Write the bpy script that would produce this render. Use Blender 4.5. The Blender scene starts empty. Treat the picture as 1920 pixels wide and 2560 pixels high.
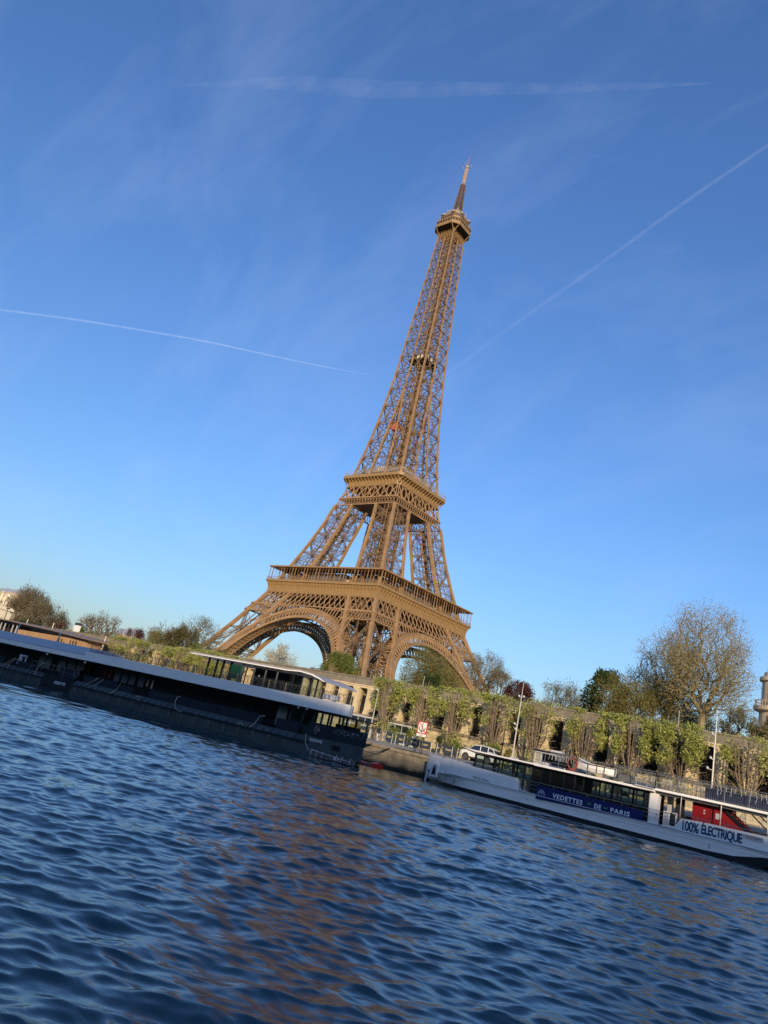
import bpy, math, random
import numpy as np
from mathutils import Vector, Matrix
R = math.radians
random.seed(7); rng = np.random.default_rng(7)
sc = bpy.context.scene
COL = sc.collection

# ------------------------------------------------------------------ camera
CAM = np.array([230.553, -256.571, 2.7])
YAW, PITCH, ROLL, FPX = -0.740079, .299791, .223674, 1802.8
def cam_axes():
    f = np.array([math.sin(YAW)*math.cos(PITCH), math.cos(YAW)*math.cos(PITCH), math.sin(PITCH)])
    r0 = np.array([math.cos(YAW), -math.sin(YAW), 0]); u0 = np.cross(r0, f)
    r = r0*math.cos(ROLL)+u0*math.sin(ROLL); u = -r0*math.sin(ROLL)+u0*math.cos(ROLL)
    return r, u, f
cr, cu, cf = cam_axes()
cd = bpy.data.cameras.new("camera"); cam = bpy.data.objects.new("camera", cd); COL.objects.link(cam)
m = Matrix(((cr[0], cu[0], -cf[0], CAM[0]), (cr[1], cu[1], -cf[1], CAM[1]), (cr[2], cu[2], -cf[2], CAM[2]), (0, 0, 0, 1)))
cam.matrix_world = m
cd.sensor_fit = 'VERTICAL'; cd.sensor_height = 36.0; cd.lens = 36.0*FPX/2560.0
cd.clip_start = 0.3; cd.clip_end = 150000
sc.camera = cam

# ------------------------------------------------------------------ sky, sun, exposure
SUN_EL, SUN_AZ = 14.0, 40.0     # azimuth from -Y (the river) towards +X
ts = Vector((math.sin(R(SUN_AZ))*math.cos(R(SUN_EL)), -math.cos(R(SUN_AZ))*math.cos(R(SUN_EL)), math.sin(R(SUN_EL))))
w = bpy.data.worlds.new("World"); sc.world = w; w.use_nodes = True
wn = w.node_tree.nodes; wl = w.node_tree.links
bg = wn['Background']
sky = wn.new('ShaderNodeTexSky'); sky.sky_type = 'NISHITA'; sky.sun_disc = False
sky.sun_elevation = R(SUN_EL); sky.sun_rotation = math.atan2(ts.x, ts.y)
sky.altitude = 0; sky.air_density = 1.5; sky.dust_density = 1.0; sky.ozone_density = 6.0
# thin cirrus veils, laid out by direction in the sky
tc = wn.new('ShaderNodeTexCoord')
mp = wn.new('ShaderNodeMapping'); mp.inputs['Rotation'].default_value = (0, 0, R(28)); mp.inputs['Scale'].default_value = (1.1, 5.0, 3.0)
nz = wn.new('ShaderNodeTexNoise'); nz.inputs['Scale'].default_value = 1.6; nz.inputs['Detail'].default_value = 9; nz.inputs['Roughness'].default_value = .62; nz.inputs['Distortion'].default_value = .35
cr_ = wn.new('ShaderNodeMapRange'); cr_.inputs['From Min'].default_value = .45; cr_.inputs['From Max'].default_value = .85; cr_.inputs['To Max'].default_value = .16
mx = wn.new('ShaderNodeMix'); mx.data_type = 'RGBA'
wl.new(tc.outputs['Generated'], mp.inputs['Vector']); wl.new(mp.outputs[0], nz.inputs['Vector'])
wl.new(nz.outputs['Fac'], cr_.inputs['Value']); wl.new(cr_.outputs[0], mx.inputs['Factor'])
wl.new(sky.outputs[0], mx.inputs['A']); mx.inputs['B'].default_value = (3.6, 4.4, 5.2, 1)
tint = wn.new('ShaderNodeVectorMath'); tint.operation = 'MULTIPLY'; tint.inputs[1].default_value = (0.97, 0.99, 1.22)
wl.new(mx.outputs['Result'], tint.inputs[0]); wl.new(tint.outputs[0], bg.inputs['Color']); bg.inputs['Strength'].default_value = 0.113
sd = bpy.data.lights.new("sun", 'SUN'); sd.energy = 3.0; sd.angle = R(0.5); sd.color = (1.0, .80, .56)
sun = bpy.data.objects.new("sun", sd); COL.objects.link(sun)
sun.rotation_mode = 'QUATERNION'; sun.rotation_quaternion = ts.to_track_quat('Z', 'Y'); sun.location = (300, -300, 200)
sc.view_settings.view_transform = 'Standard'; sc.view_settings.look = 'None'
sc.view_settings.exposure = 0.66; sc.view_settings.gamma = 1.0
sc.cycles.max_bounces = 6; sc.cycles.transparent_max_bounces = 24; sc.cycles.sample_clamp_indirect = 6

# ------------------------------------------------------------------ materials
def mat(name, col, rough=.7, metal=0., noise=None, spec=.5, bump=None, trans=0., alpha=None, tl=None):
    """noise=(scale, amount) multiplies the colour; bump=(scale, strength, dist)"""
    M = bpy.data.materials.new(name); M.use_nodes = True
    n = M.node_tree.nodes; l = M.node_tree.links; b = n['Principled BSDF']
    b.inputs['Base Color'].default_value = (*col, 1); b.inputs['Roughness'].default_value = rough
    b.inputs['Metallic'].default_value = metal; b.inputs['Specular IOR Level'].default_value = spec
    if trans: b.inputs['Transmission Weight'].default_value = trans
    t = n.new('ShaderNodeTexCoord')
    if noise:
        s, a = noise[0], noise[1]
        z = n.new('ShaderNodeTexNoise'); z.inputs['Scale'].default_value = s; z.inputs['Detail'].default_value = 6
        r = n.new('ShaderNodeMapRange'); r.inputs['From Min'].default_value = .25; r.inputs['From Max'].default_value = .75
        r.inputs['To Min'].default_value = 1-a; r.inputs['To Max'].default_value = 1+a
        v = n.new('ShaderNodeVectorMath'); v.operation = 'SCALE'; v.inputs[0].default_value = col
        l.new(t.outputs['Object'], z.inputs['Vector']); l.new(z.outputs['Fac'], r.inputs['Value']); l.new(r.outputs[0], v.inputs['Scale']); l.new(v.outputs[0], b.inputs['Base Color'])
    if bump:
        z = n.new('ShaderNodeTexNoise'); z.inputs['Scale'].default_value = bump[0]; z.inputs['Detail'].default_value = 8
        u = n.new('ShaderNodeBump'); u.inputs['Strength'].default_value = bump[1]; u.inputs['Distance'].default_value = bump[2]
        l.new(t.outputs['Object'], z.inputs['Vector']); l.new(z.outputs['Fac'], u.inputs['Height']); l.new(u.outputs[0], b.inputs['Normal'])
    return M
def leafmat(name, c1, c2, trl=.35):
    M = bpy.data.materials.new(name); M.use_nodes = True
    n = M.node_tree.nodes; l = M.node_tree.links; b = n['Principled BSDF']; out = n['Material Output']
    g = n.new('ShaderNodeNewGeometry'); rp = n.new('ShaderNodeValToRGB')
    rp.color_ramp.elements[0].color = (*c1, 1); rp.color_ramp.elements[1].color = (*c2, 1)
    l.new(g.outputs['Random Per Island'], rp.inputs[0]); l.new(rp.outputs[0], b.inputs['Base Color'])
    b.inputs['Roughness'].default_value = .6; b.inputs['Specular IOR Level'].default_value = .3
    tr = n.new('ShaderNodeBsdfTranslucent'); l.new(rp.outputs[0], tr.inputs['Color'])
    ms = n.new('ShaderNodeMixShader'); ms.inputs[0].default_value = trl
    l.new(b.outputs[0], ms.inputs[1]); l.new(tr.outputs[0], ms.inputs[2]); l.new(ms.outputs[0], out.inputs['Surface'])
    return M

# ------------------------------------------------------------------ mesh building helpers
class MB:
    def __init__(s): s.v = []; s.f = []; s.n = 0; s.m = []
    def add(s, V, F, mi=0):
        V = np.asarray(V, float).reshape(-1, 3); s.v.append(V)
        for a in F: s.f.append(tuple(i+s.n for i in a)); s.m.append(mi)
        s.n += len(V)
    BF = [(0, 1, 2, 3), (7, 6, 5, 4), (0, 4, 5, 1), (1, 5, 6, 2), (2, 6, 7, 3), (3, 7, 4, 0)]
    def bar(s, a, b, w=.2, h=None, mi=0, up=(0, 0, 1), w2=None):
        a = np.asarray(a, float); b = np.asarray(b, float); h = w if h is None else h
        d = b-a; L = np.linalg.norm(d)
        if L < 1e-6: return
        d = d/L; u = np.asarray(up, float)
        if abs(d@u) > .98: u = np.array([1., 0, 0]) if abs(d[0]) < .9 else np.array([0, 1., 0])
        x = np.cross(d, u); x /= np.linalg.norm(x); y = np.cross(x, d)
        k = 1 if w2 is None else w2/w
        X = x*w/2; Y = y*h/2
        s.add([a-X-Y, a+X-Y, a+X+Y, a-X+Y, b+(-X-Y)*k, b+(X-Y)*k, b+(X+Y)*k, b+(-X+Y)*k], MB.BF, mi)
    def box(s, x0, x1, y0, y1, z0, z1, mi=0):
        s.add([(x0, y0, z0), (x0, y1, z0), (x1, y1, z0), (x1, y0, z0), (x0, y0, z1), (x0, y1, z1), (x1, y1, z1), (x1, y0, z1)], MB.BF, mi)
    def tube(s, pts, r, n=6, mi=0, close=False):
        P_ = [np.asarray(p, float) for p in pts]; rs = r if hasattr(r, '__len__') else [r]*len(P_)
        V = []; prev = None
        for i, p in enumerate(P_):
            d = P_[min(i+1, len(P_)-1)]-P_[max(i-1, 0)]
            if close and i in (0, len(P_)-1): d = P_[1]-P_[-2]
            d = d/(np.linalg.norm(d)+1e-9)
            u = np.array([0, 0, 1.]) if prev is None else prev
            if prev is None and abs(d[2]) > .9: u = np.array([1., 0, 0])
            x = u-d*(u@d); x /= np.linalg.norm(x)+1e-9; y = np.cross(d, x); prev = x
            for k in range(n):
                a = 2*math.pi*k/n; V.append(p+rs[i]*(x*math.cos(a)+y*math.sin(a)))
        F = []
        for i in range(len(P_)-1):
            for k in range(n):
                F.append((i*n+k, i*n+(k+1) % n, (i+1)*n+(k+1) % n, (i+1)*n+k))
        if not close: F.append(tuple(range(n-1, -1, -1))); F.append(tuple((len(P_)-1)*n+k for k in range(n)))
        s.add(V, F, mi)
    def prism(s, pts, ax, a, b, mi=0):
        """pts: 2-D outline; ax = extrusion axis index; coordinates fill the two other axes in order"""
        n = len(pts); V = []
        for t in (a, b):
            for p in pts:
                q = [0, 0, 0]; o = [i for i in range(3) if i != ax]; q[o[0]] = p[0]; q[o[1]] = p[1]; q[ax] = t; V.append(q)
        F = [tuple(range(n-1, -1, -1)), tuple(range(n, 2*n))]+[(i, (i+1) % n, n+(i+1) % n, n+i) for i in range(n)]
        s.add(V, F, mi)
    def loft(s, rings, mi=0, cap=True):
        n = len(rings[0]); V = [p for r in rings for p in r]; F = []
        for i in range(len(rings)-1):
            for k in range(n): F.append((i*n+k, i*n+(k+1) % n, (i+1)*n+(k+1) % n, (i+1)*n+k))
        if cap: F.append(tuple(range(n-1, -1, -1))); F.append(tuple((len(rings)-1)*n+k for k in range(n)))
        s.add(V, F, mi)
    def lathe(s, c, prof, n=16, mi=0):
        c = np.asarray(c, float)
        s.loft([[c+np.array([r*math.cos(2*math.pi*k/n), r*math.sin(2*math.pi*k/n), z]) for k in range(n)] for r, z in prof], mi)
    def quad(s, a, b, c, d, mi=0): s.add([a, b, c, d], [(0, 1, 2, 3)], mi)
    def obj(s, name, mats, parent=None, smooth=False, loc=None, **kw):
        me = bpy.data.meshes.new(name)
        if s.n:
            V = np.concatenate(s.v); me.vertices.add(len(V)); me.vertices.foreach_set('co', V.ravel().astype(np.float32))
            tot = np.array([len(f) for f in s.f], np.int32); st = np.zeros(len(tot), np.int32); st[1:] = np.cumsum(tot)[:-1]
            me.loops.add(int(tot.sum())); me.loops.foreach_set('vertex_index', np.array([i for f in s.f for i in f], np.int32))
            me.polygons.add(len(tot)); me.polygons.foreach_set('loop_start', st)
            me.polygons.foreach_set('material_index', np.array(s.m, np.int32))
            me.polygons.foreach_set('use_smooth', np.full(len(tot), bool(smooth)))
            me.update(calc_edges=True); me.validate()
        for M in (mats if isinstance(mats, (list, tuple)) else [mats]): me.materials.append(M)
        o = bpy.data.objects.new(name, me); COL.objects.link(o)
        if parent: o.parent = parent
        if loc is not None: o.location = loc
        if kw: tag(o, **kw)
        return o
def each(name, boxes, M, parent):
    for b_ in boxes: mb = MB(); mb.box(*b_); mb.obj(name, M, parent)
def tag(o, label=None, cat=None, group=None, kind=None):
    if label: o['label'] = label
    if cat: o['category'] = cat
    if group: o['group'] = group
    if kind: o['kind'] = kind
    return o
def empty(name, label, cat, loc=(0, 0, 0), rz=0, group=None):
    o = bpy.data.objects.new(name, None); COL.objects.link(o); o.location = loc; o.rotation_euler = (0, 0, rz)
    o.empty_display_size = .5
    return tag(o, label, cat, group)
def dup(root, loc, rz=0, label=None, group=None, scale=None):
    r = root.copy(); COL.objects.link(r); r.location = loc; r.rotation_euler = (0, 0, rz)
    if label: r['label'] = label
    if group: r['group'] = group
    if scale: r.scale = scale
    for ch in list(root.children):
        c = ch.copy(); COL.objects.link(c); c.parent = r
        for g in list(ch.children):
            d = g.copy(); COL.objects.link(d); d.parent = c
    return r
def text(name, s, size, M, parent, loc, rot, width=None, shear=0., ext=.004, space=1., bold=0.):
    """lettering as a thin mesh; width = wanted total width in metres"""
    cu_ = bpy.data.curves.new('t', 'FONT'); cu_.body = s; cu_.size = 1; cu_.shear = shear; cu_.extrude = ext; cu_.space_character = space; cu_.offset = bold
    t = bpy.data.objects.new('t', cu_); COL.objects.link(t); bpy.context.view_layer.update()
    me = bpy.data.meshes.new_from_object(t.evaluated_get(bpy.context.evaluated_depsgraph_get()))
    bpy.data.objects.remove(t); bpy.data.curves.remove(cu_)
    V = np.empty(len(me.vertices)*3, np.float32); me.vertices.foreach_get('co', V); V = V.reshape(-1, 3)
    lo, hi = V.min(0), V.max(0); k = size/(hi[1]-lo[1]); kx = k if width is None else width/(hi[0]-lo[0])
    V[:, 0] = (V[:, 0]-lo[0])*kx; V[:, 1] = (V[:, 1]-lo[1])*k; me.vertices.foreach_set('co', V.ravel()); me.update()
    me.name = name; me.materials.clear(); me.materials.append(M)
    o = bpy.data.objects.new(name, me); COL.objects.link(o); o.parent = parent; o.location = loc; o.rotation_euler = rot
    return o
FRONT = (math.pi/2, 0, 0)     # lettering on a face that looks towards -Y
# ================================================================== WATER
def build_water():
    th0 = YAW
    fine = np.concatenate([np.arange(-60, -34, .4), np.arange(-34, 34, .09), np.arange(34, 60.1, .4)]); coarse = np.arange(63, 297.1, 4.)
    ang = np.radians(np.concatenate([fine, coarse])); nA = len(ang)
    rr = [1.2, 2.0, 2.8, 3.4, 4.0, 4.3]
    while rr[-1] < 60: rr.append(rr[-1]*1.0033)
    while rr[-1] < 190: rr.append(rr[-1]*1.006)
    while rr[-1] < 6000: rr.append(rr[-1]*1.12)
    rr = np.array(rr); nR = len(rr)
    A, Rr = np.meshgrid(ang, rr)
    az = th0+A
    X = CAM[0]+Rr*np.sin(az); Y = CAM[1]+Rr*np.cos(az)
    cell = np.maximum(Rr*np.radians(.09), np.gradient(rr)[:, None]*np.ones_like(A))
    cell = np.where(np.abs(A) > R(34.2), np.maximum(cell, Rr*R(.4)), cell); cell = np.where(np.abs(A) > R(60), 50., cell)
    r2 = np.random.default_rng(11)
    Z = np.zeros_like(X); DX = np.zeros_like(X); DY = np.zeros_like(X)
    near = Rr < 260
    xs, ys, cs = X[near], Y[near], cell[near]
    z = np.zeros_like(xs); dx = np.zeros_like(xs); dy = np.zeros_like(xs)
    N = 170
    lam = np.exp(np.linspace(math.log(.17), math.log(5.0), N))*np.exp(r2.normal(0, .05, N))
    wind = math.radians(122)           # travel direction of the chop
    for i in range(N):
        L = lam[i]; spread = .55 if L < 1.5 else .40
        d = wind+r2.normal(0, spread); k = 2*math.pi/L
        slope = .036*(L/.6)**(-.55 if L > .6 else 0)
        a = slope/k
        ph = r2.uniform(0, 6.28)
        fade = np.clip((L/cs-2.2)/2., 0, 1)
        # gusty patches: amplitude varies slowly over the surface
        arg = k*(xs*math.cos(d)+ys*math.sin(d))+ph
        # long-crested modulation
        mod = .75+.5*np.sin(.21*xs*math.cos(d+1.3)+.17*ys*math.sin(d+.6)+ph*3)
        c = np.cos(arg); s_ = np.sin(arg); aa = a*fade*mod
        z += aa*c; dx -= aa*s_*math.cos(d)*.9; dy -= aa*s_*math.sin(d)*.9
    Z[near] = z; DX[near] = dx; DY[near] = dy
    V = np.stack([X+DX, Y+DY, Z], -1).reshape(-1, 3).astype(np.float32)
    i, j = np.meshgrid(np.arange(nR-1), np.arange(nA), indexing='ij')
    j2 = (j+1) % nA
    F = np.stack([i*nA+j, (i+1)*nA+j, (i+1)*nA+j2, i*nA+j2], -1).reshape(-1, 4).astype(np.int32)
    # centre cap
    me = bpy.data.meshes.new('water'); nv = len(V)
    me.vertices.add(nv+1); co = np.concatenate([V, [[CAM[0], CAM[1], 0]]]).astype(np.float32); me.vertices.foreach_set('co', co.ravel())
    tri = np.stack([np.full(nA, nv), np.arange(nA), (np.arange(nA)+1) % nA], -1).astype(np.int32)
    me.loops.add(F.size+tri.size); me.loops.foreach_set('vertex_index', np.concatenate([F.ravel()[:], tri.ravel()]))
    me.polygons.add(len(F)+len(tri))
    st = np.concatenate([np.arange(len(F))*4, F.size+np.arange(len(tri))*3]).astype(np.int32)
    me.polygons.foreach_set('loop_start', st); me.polygons.foreach_set('use_smooth', np.ones(len(st), bool)); me.update(calc_edges=True)
    M = bpy.data.materials.new('river_water'); M.use_nodes = True; n = M.node_tree.nodes; l = M.node_tree.links; b = n['Principled BSDF']
    b.inputs['Base Color'].default_value = (.005, .040, .052, 1); b.inputs['Roughness'].default_value = .015; b.inputs['IOR'].default_value = 1.58
    t = n.new('ShaderNodeTexCoord'); mp = n.new('ShaderNodeMapping'); mp.inputs['Rotation'].default_value = (0, 0, R(-32)); mp.inputs['Scale'].default_value = (.38, 1.0, 1)
    z1 = n.new('ShaderNodeTexNoise'); z1.inputs['Scale'].default_value = 7.5; z1.inputs['Detail'].default_value = 6; z1.inputs['Roughness'].default_value = .62
    bu = n.new('ShaderNodeBump'); bu.inputs['Strength'].default_value = 1.0; bu.inputs['Distance'].default_value = .008
    l.new(t.outputs['Object'], mp.inputs[0]); l.new(mp.outputs[0], z1.inputs['Vector']); l.new(z1.outputs['Fac'], bu.inputs['Height']); l.new(bu.outputs[0], b.inputs['Normal'])
    me.materials.append(M)
    o = bpy.data.objects.new('water', me); COL.objects.link(o); tag(o, kind='structure')
build_water()

# ================================================================== GROUND, QUAY
M_asph = mat('quay_paving', (.30, .27, .22), .9, noise=(1.2, .18), bump=(30, .3, .01))
M_street = mat('street_ground', (.16, .15, .12), .95, noise=(.3, .3))
WALL_Y = -181.0; QY = -192.7
mb = MB()
prof = [(QY, 2.2), (-188.6, 2.62), (WALL_Y+.4, 2.66)]
for (ya, za), (yb, zb) in zip(prof, prof[1:]): mb.quad((-900, ya, za), (900, ya, za), (900, yb, zb), (-900, yb, zb))
mb.obj('quay', M_asph, kind='structure')
mb = MB()
ys = [WALL_Y+1.2, -168, -140, -100, -70, 200, 9000]; zs = [8.9, 8.9, 7.6, 6.2, 5.9, 5.9, 5.9]
for i in range(6): mb.quad((-9000, ys[i], zs[i]), (9000, ys[i], zs[i]), (9000, ys[i+1], zs[i+1]), (-9000, ys[i+1], zs[i+1]))
mb.obj('ground', M_street, kind='structure')

# ================================================================== TOWER
TZ = 5.9
HZ = np.array([[0, 62.4], [21, 49.3], [36, 41.3], [50, 34.4], [57.6, 31.6], [66, 28.9], [75, 25.8], [88, 22.0], [103, 18.6], [111, 17.0], [120.6, 14.95], [134.6, 13.1], [148, 11.6], [159, 10.6], [180.5, 9.05], [199, 8.15], [213, 7.5], [240, 6.35], [256, 5.75], [269, 5.2], [276, 5.0]])
WZ = np.array([[0, 19], [15, 16.2], [25, 15.4], [57, 15.4], [67, 14.3], [84, 12.2], [100, 11.3], [111, 10.6], [122, 9.9], [137.5, 9.1], [149, 9.1], [166, 9.6], [172, 9.6]])
def H(z): return float(np.interp(z, HZ[:, 0], HZ[:, 1]))
def I(z): return max(0., H(z)-float(np.interp(z, WZ[:, 0], WZ[:, 1])))
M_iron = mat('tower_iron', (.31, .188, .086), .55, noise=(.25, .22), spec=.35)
M_iron_b = mat('tower_iron_shade_tone', (.18, .112, .056), .6, noise=(.4, .3), spec=.3)  # darker than the chords: contrast of shaded ironwork is put into this colour
M_iron2 = mat('tower_iron_gold', (.30, .185, .075), .5, noise=(.5, .14), spec=.35)
M_dark = mat('dark_interior', (.03, .022, .016), .8)
M_cream = mat('cream_panels', (.62, .52, .36), .6, noise=(.6, .15))
M_glass_t = mat('pavilion_glass', (.05, .08, .12), .12, spec=.8)
tower = empty('lattice_tower', 'huge brown iron lattice tower on four splayed legs with galleries and antenna top', 'tower', (0, 0, TZ))
def T(x, y, z): return np.array([x, y, z], float)
def truss(mb, a, b, w, t, up, n=None, zig=True):
    """an open braced beam: two flanges w apart (in the plane across 'up') with zigzag lacing"""
    a = np.asarray(a, float); b = np.asarray(b, float); d = b-a; L = np.linalg.norm(d); d /= L
    s = np.cross(d, up); s /= np.linalg.norm(s)
    mb.bar(a+s*w/2, b+s*w/2, t, up=up); mb.bar(a-s*w/2, b-s*w/2, t, up=up)
    if zig:
        n = n or max(3, int(L/(w*1.3)))
        for i in range(n):
            p = a+d*L*i/n; q = a+d*L*(i+1)/n; k = 1 if i % 2 else -1
            mb.bar(p+s*w/2*k, q-s*w/2*k, t*.55, up=up)
def face_pts(f, u, z, off=0.):
    """point on tower face f (0:-Y,1:+X,2:+Y,3:-X) at lateral u and height z; off>0 is outwards"""
    h = H(z)+off
    return [T(u, -h, z), T(h, u, z), T(-u, h, z), T(-h, -u, z)][f]
FN = [T(0, -1, 0), T(1, 0, 0), T(0, 1, 0), T(-1, 0, 0)]
def leg_box(sx, sy, levels, cw, bw, bt, extra=True):
    mb = MB()
    def C(a, b, z):
        h, i = H(z), I(z); return T(sx*(h if a else i), sy*(h if b else i), z)
    zz = np.linspace(levels[0], levels[-1], int((levels[-1]-levels[0])/4)+2)
    for a in (0, 1):
        for b in (0, 1):
            mc = MB()
            for z0, z1 in zip(zz, zz[1:]): mc.bar(C(a, b, z0), C(a, b, z1), cw, cw, up=(1, 0, 0))
            mc.obj('chord', M_iron, tower)
    sides = [((0, 1), (1, 1)), ((1, 0), (1, 1)), ((0, 0), (1, 0)), ((0, 0), (0, 1))]
    for z0, z1 in zip(levels, levels[1:]):
        for k, (p, q) in enumerate(sides):
            up = T(0, 1, 0) if p[1] == q[1] else T(1, 0, 0)
            A, B, A1, B1 = C(*p, z0), C(*q, z0), C(*p, z1), C(*q, z1)
            truss(mb, A, B1, bw, bt, up); truss(mb, B, A1, bw, bt, up); truss(mb, A, B, bw*.8, bt, up)
            if extra:
                m_ = (A+B+A1+B1)/4
                for q_ in ((A+A1)/2, (B+B1)/2, (A+B)/2, (A1+B1)/2): truss(mb, m_, q_, bw*.55, bt*.7, up)
                mb.bar(m_-(B-A)/np.linalg.norm(B-A)*bw*.8, m_+(B-A)/np.linalg.norm(B-A)*bw*.8, bt*1.3, bw*1.3, up=(0, 0, 1))
        zq = (z0+z1)/2
        mb.bar(C(0, 0, zq), C(1, 1, zq), bt*1.5); mb.bar(C(0, 1, zq), C(1, 0, zq), bt*1.5)
        mb.bar(C(0, 0, z0), C(1, 1, z1), bt*1.5); mb.bar(C(1, 0, z0), C(0, 1, z1), bt*1.5)
        mb.bar(C(0, 1, z0), C(1, 0, z1), bt); mb.bar(C(1, 1, z0), C(0, 0, z1), bt)
        for a in (.3, .7):      # inner lift and stair beams
            mb.bar(C(0, 0, z0)*(1-a)+C(1, 1, z0)*a, C(0, 0, z1)*(1-a)+C(1, 1, z1)*a, bt*2.2)
    return mb
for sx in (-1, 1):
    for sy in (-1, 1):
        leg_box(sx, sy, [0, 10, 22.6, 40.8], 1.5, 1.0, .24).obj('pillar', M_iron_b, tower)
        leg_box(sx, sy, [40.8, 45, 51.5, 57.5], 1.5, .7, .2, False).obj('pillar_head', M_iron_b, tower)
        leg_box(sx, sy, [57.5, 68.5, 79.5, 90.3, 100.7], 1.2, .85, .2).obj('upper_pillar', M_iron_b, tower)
def ring(mb, prof, ch=0., mi=0):
    """prof: list of (half, z); square ring surface with chamfer ch at the corners"""
    rings = []
    for h, z in prof:
        c = max(ch, .001)
        rings.append([(h, -h+c, z), (h, h-c, z), (h-c, h, z), (-h+c, h, z), (-h, h-c, z), (-h, -h+c, z), (-h+c, -h, z), (h-c, -h, z)])
    mb.loft(rings, mi, cap=False)
# belts across the whole face
def belt(z0, z1, f, wf=.6, dia=2.4, dw=.22, off=.25, u0=None, u1=None, yoff=None, horiz=True, cross=True):
    mb = MB()
    def Q(u, z): return face_pts(f, u*H(z), z, off) if yoff is None else [T(u*H(z), yoff, z), T(-yoff, u*H(z), z), T(-u*H(z), -yoff, z), T(yoff, -u*H(z), z)][f]
    hm = H((z0+z1)/2); a0 = -1 if u0 is None else u0/hm; a1 = 1 if u1 is None else u1/hm
    if horiz:
        for z in (z0, z1): mb.bar(Q(a0, z), Q(a1, z), wf, wf*.8)
    n = max(2, round((a1-a0)*hm/dia)); st = (a1-a0)/n; zm = (z1-z0)
    lean = zm/(2*hm)/((z1-z0)/zm)
    k = max(1, round(lean/st))
    for i in range(-k, n+1):
        for s in (1, -1):
            ua = a0+i*st; ub = ua+k*st; za, zb = z0, z1
            if ua < a0: za = z0+(a0-ua)/(ub-ua)*(z1-z0); ua = a0
            if ub > a1: zb = z0+(a1-(a0+i*st))/(k*st)*(z1-z0); ub = a1
            if ub-ua < 1e-3: continue
            if s == 1: mb.bar(Q(ua, za), Q(ub, zb), dw, dw*.5, up=FN[f])
            else: mb.bar(Q(a0+a1-ua, za), Q(a0+a1-ub, zb), dw, dw*.5, up=FN[f])
    return mb
for f in range(4):
    belt(45, 51.4, f, .7, 3.1, .4).obj('trellis_girder', M_iron, tower)
    for s in (-1, 1):
        a, b = sorted((s*19.6, s*40.2)); belt(40.9, 44.6, f, .6, 1.9, .28, u0=a, u1=b).obj('narrow_trellis', M_iron, tower)
    belt(100.7, 104.6, f, .6, 1.8, .24).obj('narrow_trellis', M_iron, tower)
    mb = belt(104.9, 111.2, f, .5, 5.0, .5, off=.0)
    for k in range(-6, 7): mb.bar(face_pts(f, k*2.9, 104.9), face_pts(f, k*2.75, 111.2), .3)
    mb.obj('trellis_girder', M_iron, tower)
# floor girders under the first platform
mb = MB()
for y in (-18.6, 18.6):
    for f in (0, 1):
        b_ = belt(46.5, 52.5, f, .5, 3.0, .3, yoff=y); mb.v += b_.v; mb.f += [tuple(i+mb.n for i in q) for q in b_.f]; mb.m += b_.m; mb.n += b_.n
for i in range(-16, 17):
    for y0, y1 in ((-34, -12), (12, 34)): mb.bar((i*2, y0, 51.6), (i*2, y1, 51.6), .3, .25); mb.bar((y0, i*2, 51.4), (y1, i*2, 51.4), .3, .25)
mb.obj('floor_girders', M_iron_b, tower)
mb = MB(); ring(mb, [(33.4, 51.8), (33.4, 52.1), (12, 52.1), (12, 51.8), (33.4, 51.8)]); mb.obj('under_floor', M_iron, tower)
mb = MB(); ring(mb, [(17.4, 104.5), (17.4, 104.8), (2.5, 104.8), (2.5, 104.5), (17.4, 104.5)]); ring(mb, [(16.6, 110.9), (16.6, 111.1), (2.5, 111.1), (2.5, 110.9), (16.6, 110.9)]); mb.obj('under_floor', M_iron, tower)
# arches
def arch(f):
    mb = MB(); r0, r1, zc = 37.2, 41.4, 2.3
    def Q(r, th, off): return face_pts(f, r*math.cos(th), zc+r*math.sin(th), off)
    n = 60; a0 = R(7); a1 = R(173)
    ths = np.linspace(a0, a1, n+1)
    for off in (.5, -4.6):
        for t0, t1 in zip(ths, ths[1:]):
            for r in (r0, r1): mb.bar(Q(r, t0, off), Q(r, t1, off), .9 if off > 0 else .5, .7, up=FN[f])
            mb.bar(Q(r0+.8, t0, off), Q(r0+.8, t1, off), .3, .3, up=FN[f])
            tm = (t0+t1)/2
            mb.bar(Q(r0, t0, off), Q(r1, t0, off), .35, .3, up=FN[f])
            mb.bar(Q(r0+.8, t0, off), Q(r1-.2, tm, off), .28, .25, up=FN[f]); mb.bar(Q(r1-.2, tm, off), Q(r0+.8, t1, off), .28, .25, up=FN[f])
    for i, t0 in enumerate(ths):
        for r in (r0, r1): mb.bar(Q(r, t0, .5), Q(r, t0, -4.6), .4, .4)
        if i < n:
            mb.bar(Q(r0, t0, .5), Q(r0, ths[i+1], -4.6), .22); mb.bar(Q(r0, ths[i+1], .5), Q(r0, t0, -4.6), .22)
    mb.obj('arch', M_iron, tower)
    # spandrel uprights with round heads between arch and trellis
    for s in (-1, 1):
        mb = MB()
        u = 6.5
        while u < 30:
            zb = zc+math.sqrt(max(0, 41.6**2-u*u)); zt = 44.7 if u < 19.5 else 40.7
            if u > I(zb)+.3: break
            if zt-zb > .5:
                mb.bar(face_pts(f, s*u, zb, .3), face_pts(f, s*u, zt, .3), .35, .3, up=FN[f])
                if zt-zb > 2:
                    c = u+.95; rr_ = .85; cz = zt-1.2
                    for k in range(8):
                        t0, t1 = math.pi*k/8, math.pi*(k+1)/8
                        mb.bar(face_pts(f, s*(c+rr_*math.cos(t0)), cz+rr_*math.sin(t0), .3), face_pts(f, s*(c+rr_*math.cos(t1)), cz+rr_*math.sin(t1), .3), .3, .3, up=FN[f])
            u += 1.9
        mb.obj('spandrel', M_iron, tower)
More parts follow.
